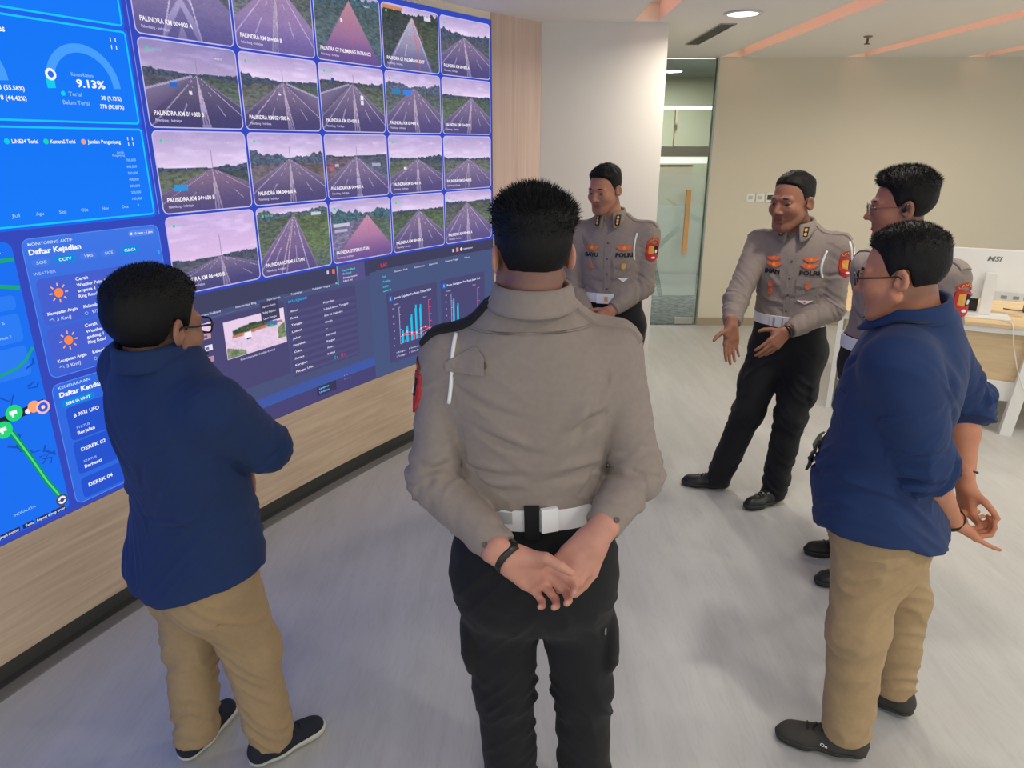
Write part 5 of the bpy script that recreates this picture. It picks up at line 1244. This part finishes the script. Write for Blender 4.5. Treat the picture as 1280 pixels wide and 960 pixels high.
def shield(c, q, title):
    J = c['J']; sg = 1 if q == 'L' else -1; ax = nrm(J['el' + q] - J['sho' + q]); out = nrm(c['S'] * sg - ax * (c['S'] * sg @ ax)); ey = -ax; ex = np.cross(ey, out); o = J['sho' + q] + ax * .085 + out * .3
    if c.get('shieldturn'):
        A = c['shieldturn']; out = nrm(out * math.cos(A) + ex * math.sin(A)); ex = np.cross(ey, out); o = J['sho' + q] + ax * .085 + out * .3
    K = 1.22
    ol = [(-.034, .030), (-.036, -.012), (-.026, -.034), (0, -.046), (.026, -.034), (.036, -.012), (.034, .030), (.016, .036), (0, .032), (-.016, .036)]
    p = laid_patch(c['sk'], 'sleeve_patch', resample([(u * K, v * K) for u, v in ol], .012), o, ex, ey, -out, M['red'], c['shirt'], .003, .003, 4)
    laid_patch(c['sk'], 'patch_field', resample([(-.026 * K, .022 * K), (-.026 * K, -.010 * K), (-.002, -.014 * K), (-.002, .024 * K)], .012), o, ex, ey, -out, M['gold'], p, .0015, .006, 3)
    laid_patch(c['sk'], 'patch_field', resample([(.002, .024 * K), (.002, -.014 * K), (.026 * K, -.010 * K), (.026 * K, .022 * K)], .012), o, ex, ey, -out, M['thread'], p, .0015, .006, 3)
    laid_patch(c['sk'], 'patch_emblem', oval(.008, .010, 8), o + ex * .012, ex, ey, -out, M['cord'], p, .0015, .008, 2); laid_patch(c['sk'], 'patch_emblem', oval(.013, .006, 10), o - ey * .028 * K, ex, ey, -out, M['cord'], p, .0015, .006, 2)
    n = 9; R1, R0 = .060, .044; arcp_ = [(R1 * math.sin(math.radians(-50 + 100 * k / (n - 1))), .012 + R1 * math.cos(math.radians(-50 + 100 * k / (n - 1)))) for k in range(n)]; arci = [(R0 * math.sin(math.radians(50 - 100 * k / (n - 1))), .012 + R0 * math.cos(math.radians(50 - 100 * k / (n - 1)))) for k in range(n)]
    P2 = arcp_ + arci; T = c['sk'].lay(P2, o, ex, ey, -out, .004); Fq = [(k, 2 * n - 1 - k, 2 * n - 2 - k, k + 1) for k in range(n - 1)]
    tt = obj('sleeve_title', T, Fq, M['red'], c['shirt'])
    V, Ft = text2d(title, .03); w = V[:, 0].max(); A = (V[:, 0] / w - .5) * math.radians(88); R = .0470 + V[:, 1] * .0125
    obj('title_text', c['sk'].lay(np.stack([R * np.sin(A), .012 + R * np.cos(A)], 1), o, ex, ey, -out, .0055), Ft, M['gold'], tt)
def cord(c, q, pts, r=.0042):
    """white braided shoulder cord laid on the shirt: points given as (frame, u, v)"""
    P = []
    for (o, ex, ey, d) in pts:
        h = c['sk'].hit(o, d)
        if h: P.append(h[0] + h[1] * (r * .6))
    Q = []
    for i in range(len(P) - 1):
        for k in range(4): Q.append(P[i] + (P[i + 1] - P[i]) * k / 4)
    Q.append(P[-1]); Q = np.array(Q)
    for _ in range(4): Q[1:-1] = Q[1:-1] * .5 + .25 * (Q[:-2] + Q[2:])
    return MB().tube(list(Q), r, 8).build('shoulder_cord', M['cord'], c['shirt'], True)
def arm_loop(c, q):
    sg = 1 if q == 'L' else -1; J = c['J']; ax = nrm(J['el' + q] - J['sho' + q]); P = []
    for k in range(15):
        t = k / 14; a = -.9 + 1.7 * t; out = nrm(c['S'] * sg * math.cos(a * .6) + c['F'] * math.sin(-a) * .9); out = nrm(out - ax * (out @ ax) * .9 - ax * .25 * (1 - math.sin(math.pi * t)))
        h = c['sk'].hit(J['sho' + q] + ax * (-.015 + .10 * math.sin(math.pi * t)) + out * .3, -out)
        if h: P.append(h[0] + h[1] * .004)
    if len(P) > 3: MB().tube(P, .0055, 8).build('shoulder_cord', M['cord'], c['shirt'], True)
def epaulette(c, q, m, bars=0):
    sg = 1 if q == 'L' else -1; J = c['J']; ex = nrm((J['sho' + q] + c['S'] * sg * .035) - (c['nb'] + c['S'] * sg * .055)); ey = nrm(c['F']); d = nrm(np.cross(ex, ey) * sg); o = c['nb'] + c['S'] * sg * .055 - d * .25
    ln_ = float(np.linalg.norm((J['sho' + q] + c['S'] * sg * .035) - (c['nb'] + c['S'] * sg * .055)))
    e_ = laid_patch(c['sk'], 'epaulette', resample([(0, -.020), (ln_, -.028), (ln_, .028), (0, .020), (-.012, 0)], .014), o, ex, ey, d, m, c['shirt'], .005, .003, 4)
    return e_
def belt(c, m, z0=.152, z1=.204, gaps=()):
    b = ring('belt', [c['tsk']], c['P0'], c['S'], c['F'], c['U'], z0, z1, .007, m, c['body'])
    return b
def on_belt(c, name, ang, w, h, zc, m, parent, off=.012, th=.010):
    A = math.radians(ang); d = c['S'] * math.cos(A) + c['F'] * math.sin(A); t = -c['S'] * math.sin(A) + c['F'] * math.cos(A)
    hh = c['tsk'].hit(c['P0'] + d * .5 + c['U'] * zc, -d); p = hh[0] + d * off
    fr = Matrix(((t[0], c['U'][0], d[0], p[0]), (t[1], c['U'][1], d[1], p[1]), (t[2], c['U'][2], d[2], p[2]), (0, 0, 0, 1)))
    return MB().box((-w / 2, -h / 2, -th / 2), (w / 2, h / 2, th / 2), fr, bev=.002).build(name, m, parent)
def glasses(c, m, rim=.0016, w=.026, h=.019, full=True):
    L = c['HL']; g_ = []
    o = MB(); yy = .108
    for sx in (-1, 1):
        pts = [L(sx * (.034) + w * math.copysign(abs(math.cos(t)) ** .6, math.cos(t)), yy - .006 * abs(sx * .034 + w * math.cos(t)) / .06, .000 + h * math.copysign(abs(math.sin(t)) ** .7, math.sin(t))) for t in np.linspace(0, 2 * math.pi, 25)[:-1]]
        o.tube(pts, rim, 6, closed=True); g_.append(pts)
        o.tube([L(sx * .060, yy - .004, .006), L(sx * .078, yy - .02, .006)], rim * 1.1, 6); o.tube([L(sx * .078, yy - .02, .006), L(sx * .083, .03, .004), L(sx * .084, -.005, .005), L(sx * .080, -.030, -.018)], rim * 1.15, 6)
    o.tube([L(-.009, yy + .001, .004), L(0, yy + .003, .007), L(.009, yy + .001, .004)], rim, 6)
    fr = o.build('glasses', m, c['body'], True)
    for pts in g_: MB().add(pts, [tuple(range(len(pts)))]).build('lens', M['lens'], fr)
    return fr
# ------------------------------------------------------------------ the six people
FLAT = ((8, 8, 6), (10, 10, 8), (12, 12, 8), (16, 14, 10))
POLICE = dict(kind='police', trousers=M['blacktrouser'], shirt=M['tan'], shoe=M['leather'], sole=M['soledark'])
CIVIL = dict(kind='civil', trousers=M['khaki'], shirt=M['blue'])

# centre officer, back to the camera, hands clasped behind him
c = person('C', 'officer in taupe uniform seen from behind with hands clasped at his back', dict(POLICE, face=(-.24, .97, -.06), wx=1.08, wd=1.08, belly=.02, waist=.10, armk=.005, hs=.99, arm=1.0, res=.0036, shirtres=.0045,
    feet=dict(L=((0.0, 1.52), (-.12, 1)), R=((.212, 1.52), (.15, 1))), leg=1.0, hem=.073, cargo=True, hair=(.024, .005, .002), strandlen=(.010, .022), strands=.9, comb=(.1, .3, .9), hairseed=4, neckw=1.10, collarz=.020, skin=(196, 140, 122), cuffgap=.022,
    armfold=.0055, torsofold=.0062, drape=9,
    handL=dict(D=(.80, .05, -.58), N=(.05, -1, .12), curl=((38, 45, 25), (44, 48, 25), (48, 50, 25), (50, 50, 25)), thumb=((.62, .62, .52), (.88, .22, .42), (.98, .02, .10)), s=1.10),
    handR=dict(D=(-.62, -.22, -.74), N=(.25, .95, -.35), curl=((30, 38, 22), (38, 44, 24), (42, 46, 24), (46, 46, 24)), thumb=((.85, .42, .22), (.95, .05, .15), (.97, -.05, .1)), s=1.08)))
belt(c, M['whitebelt'], .152, .206)
ring('belt_inset', [c['tsk']], c['P0'], c['S'], c['F'], c['U'], .170, .200, .0085, M['greyinset'], c['body'], 282, 352, 24)
on_belt(c, 'belt_loop', -88, .034, .085, .178, M['blacktrouser'], c['trousers'], .012, .008)
on_belt(c, 'belt_keeper', -106, .040, .060, .186, M['whitebelt'], c['trousers'], .016, .012)
epaulette(c, 'L', M['thread']); epaulette(c, 'R', M['tan'])
lp = laid_patch(c['sk'], 'shoulder_tab', resample([(-.055, -.022), (.030, -.022), (.030, .014), (.012, .034), (-.055, -.002)], .012), *back(c, .128, .553), M['tan'], c['shirt'], .004, .003, 4)
button_at(c, back(c, .100, .551), r=.0075, parent=lp)
cord(c, 'L', [back(c, x, z_) for x, z_ in ((.146, .632), (.154, .618), (.160, .600), (.165, .578), (.168, .545), (.170, .505), (.178, .460))], .0046)
for k, z_ in enumerate((.615,)):     # yoke seam across the back
    laid_patch(c['sk'], 'yoke_seam', resample([(-.155, -.0022), (.155, -.0022), (.155, .0022), (-.155, .0022)], .012), *back(c, 0, z_), M['tan'], c['shirt'], .0016, .001, 2)
shield(c, 'L', 'LANTAS')
wl = c['J']['wrL']; ax = nrm(wl - c['J']['elL'])
wt = band('watch', wl - ax * .006, ax, .0325, .028, M['black'], c['body'], .004); 
wd_ = nrm(np.array([-.1, .3, -1.]) - ax * (np.array([-.1, .3, -1.]) @ ax)); MB().lathe([(0, .030), (.017, .030), (.019, .033), (.019, .042), (0, .043)], (0, 0, 0), 20, Matrix.Translation(Vector(wl - ax * .004)) @ Vector(wd_).to_track_quat('Z', 'Y').to_matrix().to_4x4()).build('watch_case', M['black'], wt, True)
on_belt(c, 'zip_pull', -158, .006, .020, -.165, M['chrome'], c['trousers'], .006, .004)
for q in 'LR':
    wr, el = c['J']['wr' + q], c['J']['el' + q]; ax = nrm(wr - el); d = nrm(np.array([0, -1, .1]) - ax * (np.array([0, -1, .1]) @ ax))
    laid_patch(c['sk'], 'cuff_button', oval(.0065, .0065, 10), wr - ax * .045 + d * .2, np.cross(d, ax), ax, -d, M['button'], c['shirt'], .003, .001, 2)

# left man in the navy shirt, arms crossed, back to the camera
c = person('L', 'man in navy shirt and glasses with crossed arms, standing nearest the video wall', dict(CIVIL, face=(.40, .90, -.16), wx=1.02, wd=1.0, belly=.015, hs=1.10, arm=1.06, sleeve=1.1, loose=.022, hemz=-.030, shirtres=.0048, feet=dict(L=((-1.048, 1.731), (.07, .22)), R=((-.83, 1.719), (.195, .168))), rolled=False, hemcut=.062,
    shoe=M['navyknit'], sole=M['solewhite'], hair=(.021, .013, .006), hairline=.006, strandlen=(.005, .010), strands=.8, comb=(.3, .4, .1), hairseed=8, skin=(158, 112, 92), neckw=1.04, shoelen=.275, leg=.98, hem=.070, armfold=.004, torsofold=.0045, drape=18, collarz=.012,
    handL=dict(D=(.22, -.05, -.97), N=(-.5, -.8, 0), curl=((10, 14, 10), (12, 14, 10), (12, 16, 10), (16, 18, 10))),
    handR=dict(D=(-.8, .4, .2), N=(-.3, -.8, 0), curl=FLAT)))
glasses(c, M['black'], .0026, .025, .018)
on_belt(c, 'back_pocket_tag', 200, .012, .006, -.12, M['khaki'], c['trousers'], .003, .002)

# right man in the navy shirt, rolled sleeves, hands behind his back
c = person('R', 'man in navy shirt with rolled sleeves and black-framed glasses, hands behind his back', dict(CIVIL, face=(-.80, .58, -.16), wx=1.10, wd=1.16, belly=.035, hs=1.0, arm=1.12, sleeve=1.32, loose=.022, hemz=-.022, shirtres=.0048, feet=dict(L=((1.142, 1.757), (-.27, .114)), R=((1.375, 1.918), (-.18, .225))), rolllen=.06, hemcut=.078,
    shoe=M['knit'], sole=M['soledark'], hair=(.017, .005, .003), strandlen=(.006, .012), strands=.8, comb=(0, .6, .3), hairseed=5, skin=(190, 128, 100), neckw=1.16, jaw=1.12, hw=1.04, shoelen=.295, leg=1.02, hem=.070, armfold=.008, torsofold=.006, drape=14, armk=.004, collarz=.012,
    handL=dict(D=(.82, -.06, -.52), N=(.50, -.12, .84), curl=((48, 60, 35), (55, 65, 35), (50, 60, 30), (6, 8, 6)), spread=(4, 1, -2, -16), thumb=((.6, .7, .3), (.8, .4, .5), (.8, .1, .6))),
    handR=dict(D=(.22, -.10, -.97), N=(.95, .1, .25), curl=((25, 35, 20), (30, 40, 20), (30, 40, 20), (30, 40, 20)))))
glasses(c, M['black'], .0020, .025, .017)
J = c['J']; ax = nrm(J['wrL'] - J['elL']); band('wristband', J['wrL'] - ax * .004, ax, .034, .012, M['rubber'], c['body'], .004)
ax = nrm(J['wrR'] - J['elR']); band('cord_bracelet', J['wrR'] - ax * .035, ax, .0345, .005, M['rubber'], c['body'], .003)
Vl = []
for k in range(33):          # lanyard under the collar
    A = math.radians(-150 + 300 * k / 32); fw = math.cos(A)
    d = c['F'] * -fw * 1.0 + c['S'] * math.sin(A)
    h = c['sk'].hit(c['nb'] + d * .094 + c['U'] * .3, -c['U']); 
    if h: Vl.append(h[0] + c['U'] * .003)
MB().tube(Vl, .0045, 6).build('lanyard', M['rubber'], c['body'], True)
laid_patch(c['sk'], 'badge_holder', resample([(-.035, -.055), (.035, -.055), (.035, .055), (-.035, .055)], .02), *chest(c, .03, .17), M['black'], c['body'], .004, .012, 3)
laid_patch(c['sk'], 'chest_pocket', resample([(-.055, -.07), (.055, -.07), (.055, .06), (-.055, .06)], .015), *chest(c, .105, .36), M['blue'], c['shirt'], .002, .0012, 4)

so, ssk, (sx_, sy_, sz_, sk2) = c['shoes']['L']; hl = np.array([1.142, 1.757, 0.])
laid_text(ssk, 'shoe_mark', 'On', hl + sx_ * .135 + sz_ * .042 + sy_ * .2, sx_ * -1, sz_, -sy_, .012, M['cord'], so, None, .003, .02)
# explaining officer in the middle of the room, both hands out
c = person('E', 'officer explaining with both hands held out, facing the screen side', dict(POLICE, face=(-.82, -.56, -.10), wx=1.02, wd=1.04, belly=.012, hs=1.12, arm=1.06, feet=dict(L=((1.507, 3.509), (-.26, -.11)), R=((1.249, 3.634), (-.28, .09))), hair=(.012, .003, .001), hairline=-.004, strandlen=(.003, .006), strands=.5, hairseed=3, skin=(150, 100, 78), neckw=1.1, jaw=.98, moustache=.28, stubble=.25, res=.0036, gaze=(-.35, .93, -.05), cargo=True, cuffgap=.02, armfold=.006,
    handL=dict(D=(-.76, -.34, -.62), N=(.15, 1, .1), curl=((6, 10, 6), (10, 12, 8), (16, 16, 10), (20, 20, 12)), spread=(3, 0, -2, -5), thumb=((.55, .80, .25), (.75, .60, .2), (.9, .4, .15))),
    handR=dict(D=(-.05, -.42, -.90), N=(.15, -.9, .42), spread=(1, 0, -1, -3), curl=((6, 8, 6), (6, 8, 6), (8, 8, 6), (10, 10, 6)), thumb=((.45, .85, .2), (.6, .75, .2), (.8, .6, .1)))))
belt(c, M['whitebelt'])
bk = on_belt(c, 'belt_buckle', 100, .090, .056, .178, M['whitebelt'], c['body'], .015, .012); on_belt(c, 'belt_plate', 108, .012, .046, .178, M['greyinset'], bk, .022, .004); on_belt(c, 'belt_plate', 92, .016, .046, .178, M['greyinset'], bk, .022, .004)
on_belt(c, 'belt_loop', 70, .026, .075, .178, M['blacktrouser'], c['trousers'], .012, .008)
placket(c, .20, .50, 4, 0.0, M['tan'])
for s in (1, -1):
    pocket(c, s * .088, .405, M['tan'], .052); wings(c, s * .088, .492, M['orange'], .036, .013); wings(c, s * .083, .462, M['orange'], .040, .016)
laid_text(c['sk'], 'name_tape', 'IMAN', *chest(c, -.088, .418), .021, M['thread'], c['shirt'], .076, .004, .04)
laid_text(c['sk'], 'name_tape', 'POLRI', *chest(c, .088, .418), .021, M['thread'], c['shirt'], .090, .004, .04)
for s, z_ in ((1, .365), (-1, .365), (-1, .325)): laid_patch(c['sk'], 'pocket_badge', oval(.013, .016, 10), *chest(c, s * .088, z_), M['orange'], c['shirt'], .004, .006, 3)
w_ = laid_patch(c['sk'], 'wing_badge', [(-.036, .008), (-.018, -.004), (0, -.012), (.018, -.004), (.036, .008), (.014, .006), (0, .008), (-.014, .006)], *chest(c, .082, .285), M['cord'], c['shirt'], .003, .003, 3); laid_patch(c['sk'], 'wing_badge_disc', oval(.006, .006, 8), *chest(c, .082, .284), M['orange'], w_, .003, .006, 2)
for s in (1, -1):
    o = laid_patch(c['sk'], 'collar_tab', resample([(-.010, -.022), (.010, -.022), (.010, .022), (-.010, .022)], .01), c['nb'] + c['S'] * .058 * s + c['F'] * .5 - c['U'] * .016, c['S'], c['U'], -c['F'], M['thread'], c['shirt'], .022, .016, 3)
    for k in (-1, 1): laid_patch(c['sk'], 'rank_flower', oval(.0075, .0085, 8), c['nb'] + c['S'] * .058 * s + c['F'] * .5 + c['U'] * (-.016 + .010 * k), c['S'], c['U'], -c['F'], M['gold'], o, .004, .038, 2)
    epaulette(c, 'L' if s > 0 else 'R', M['tan'])
c['shieldturn'] = -.65; shield(c, 'L', 'LANTAS')
cord(c, 'L', [chest(c, .148, .535), chest(c, .140, .50), chest(c, .134, .465), chest(c, .136, .43), chest(c, .145, .405)], .0055)
J = c['J']
ax = nrm(J['wrL'] - J['elL']); wt = band('watch', J['wrL'] - ax * .006, ax, .0300, .020, M['black'], c['body'], .004)
arm_loop(c, 'L')

# officer at the column, hands folded in front
c = person('F', 'officer standing by the white column with hands folded in front', dict(POLICE, face=(-.66, -.73, -.22), wx=1.02, wd=1.0, hs=.99, arm=1.04, feet=dict(L=((.67, 4.01), (.05, -.28)), R=((.46, 4.10), (-.16, -.24))), hair=(.015, .004, .002), strandlen=(.004, .008), strands=.6, hairseed=6, skin=(176, 122, 98), neckw=1.04, jaw=.98, res=.0036, gaze=(-.2, .95, -.25), cargo=True, quiff=.4, cuffgap=.01,
    handL=dict(D=(-.75, -.25, -.60), N=(.2, .9, -.3), curl=((30, 40, 25), (34, 42, 25), (36, 44, 25), (38, 44, 25))),
    handR=dict(D=(.78, -.20, -.56), N=(-.2, .9, -.3), curl=((26, 36, 25), (30, 40, 25), (32, 42, 25), (36, 42, 25)))))
belt(c, M['whitebelt'])
bk = on_belt(c, 'belt_buckle', 96, .085, .056, .178, M['whitebelt'], c['body'], .015, .012); on_belt(c, 'buckle_emblem', 90, .020, .026, .178, M['gold'], bk, .023, .004)
placket(c, .20, .50, 4, 0.0, M['tan'])
for s in (1, -1):
    pocket(c, s * .090, .395, M['tan'], .056); wings(c, s * .090, .455, M['orange'], .042, .016)
laid_text(c['sk'], 'name_tape', 'BAYU', *chest(c, -.090, .408), .021, M['thread'], c['shirt'], .076, .004, .04)
laid_text(c['sk'], 'name_tape', 'POLRI', *chest(c, .090, .408), .021, M['thread'], c['shirt'], .090, .004, .04)
for s in (1, -1): laid_patch(c['sk'], 'pocket_badge', oval(.013, .016, 10) if s > 0 else [(-.014, -.012), (.014, -.012), (0, .016)], *chest(c, s * .090, .358), M['gold'] if s > 0 else M['orange'], c['shirt'], .004, .006, 3)
w_ = laid_patch(c['sk'], 'wing_badge', [(-.030, .010), (-.014, -.004), (0, -.014), (.014, -.004), (.030, .010), (.012, .006), (0, .008), (-.012, .006)], *chest(c, .088, .285), M['cord'], c['shirt'], .003, .003, 3)
for s in (1, -1):
    o = laid_patch(c['sk'], 'collar_tab', resample([(-.011, -.026), (.011, -.026), (.011, .026), (-.011, .026)], .01), c['nb'] + c['S'] * .056 * s + c['F'] * .5 - c['U'] * .014, c['S'], c['U'], -c['F'], M['thread'], c['shirt'], .022, .016, 3)
    for k in (-1, 0, 1): laid_patch(c['sk'], 'rank_flower', oval(.0065, .0070, 8), c['nb'] + c['S'] * .056 * s + c['F'] * .5 + c['U'] * (-.014 + .015 * k), c['S'], c['U'], -c['F'], M['gold'], o, .004, .038, 2)
    epaulette(c, 'L' if s > 0 else 'R', M['tan']); c['shieldturn'] = -.8 * s; shield(c, 'L' if s > 0 else 'R', 'LANTAS')
cord(c, 'L', [chest(c, .150, .530), chest(c, .142, .50), chest(c, .138, .465), chest(c, .136, .43), chest(c, .140, .39)], .0052)
J = c['J']; ax = nrm(J['wrR'] - J['elR']); band('watch', J['wrR'] - ax * .006, ax, .0305, .022, M['black'], c['body'], .005)

# officer with earphone, half hidden behind the right man
c = person('B', 'tall officer with glasses and a black earphone, half hidden behind navy-shirted man', dict(POLICE, face=(-.93, .34, -.10), wx=1.08, wd=1.15, belly=.05, hs=1.10, arm=1.06, feet=dict(L=((1.63, 2.74), (-.27, -.02)), R=((1.68, 2.93), (-.27, .05))), hair=(.022, .007, .003), hairline=.004, strandlen=(.010, .020), strands=.8, comb=(0, .5, .5), hairseed=7, skin=(170, 112, 92), neckw=1.06, cargo=True, quiff=.5,
    handL=dict(D=(-.6, .6, -.4), N=(.5, .5, -.2), curl=((26, 36, 25), (30, 40, 25), (32, 42, 25), (36, 42, 25))),
    handR=dict(D=(-.5, -.7, -.4), N=(.5, -.3, -.2), curl=((26, 36, 25), (30, 40, 25), (32, 42, 25), (36, 42, 25)))))
glasses(c, mat('grey metal frame', srgb(96, 92, 88), .35, metal=.6), .0014, .024, .019)
L = c['HL']; MB().tube([L(-.086, .004, -.010), L(-.092, -.004, -.004), L(-.092, -.012, .012)], [.008, .010, .006], 10).build('earphone', M['black'], c['body'], True)
belt(c, M['whitebelt']); epaulette(c, 'L', M['tan']); epaulette(c, 'R', M['tan']); shield(c, 'L', 'LANTAS')
placket(c, .20, .50, 4, 0.0, M['tan']); pocket(c, .09, .40, M['tan'], .054)
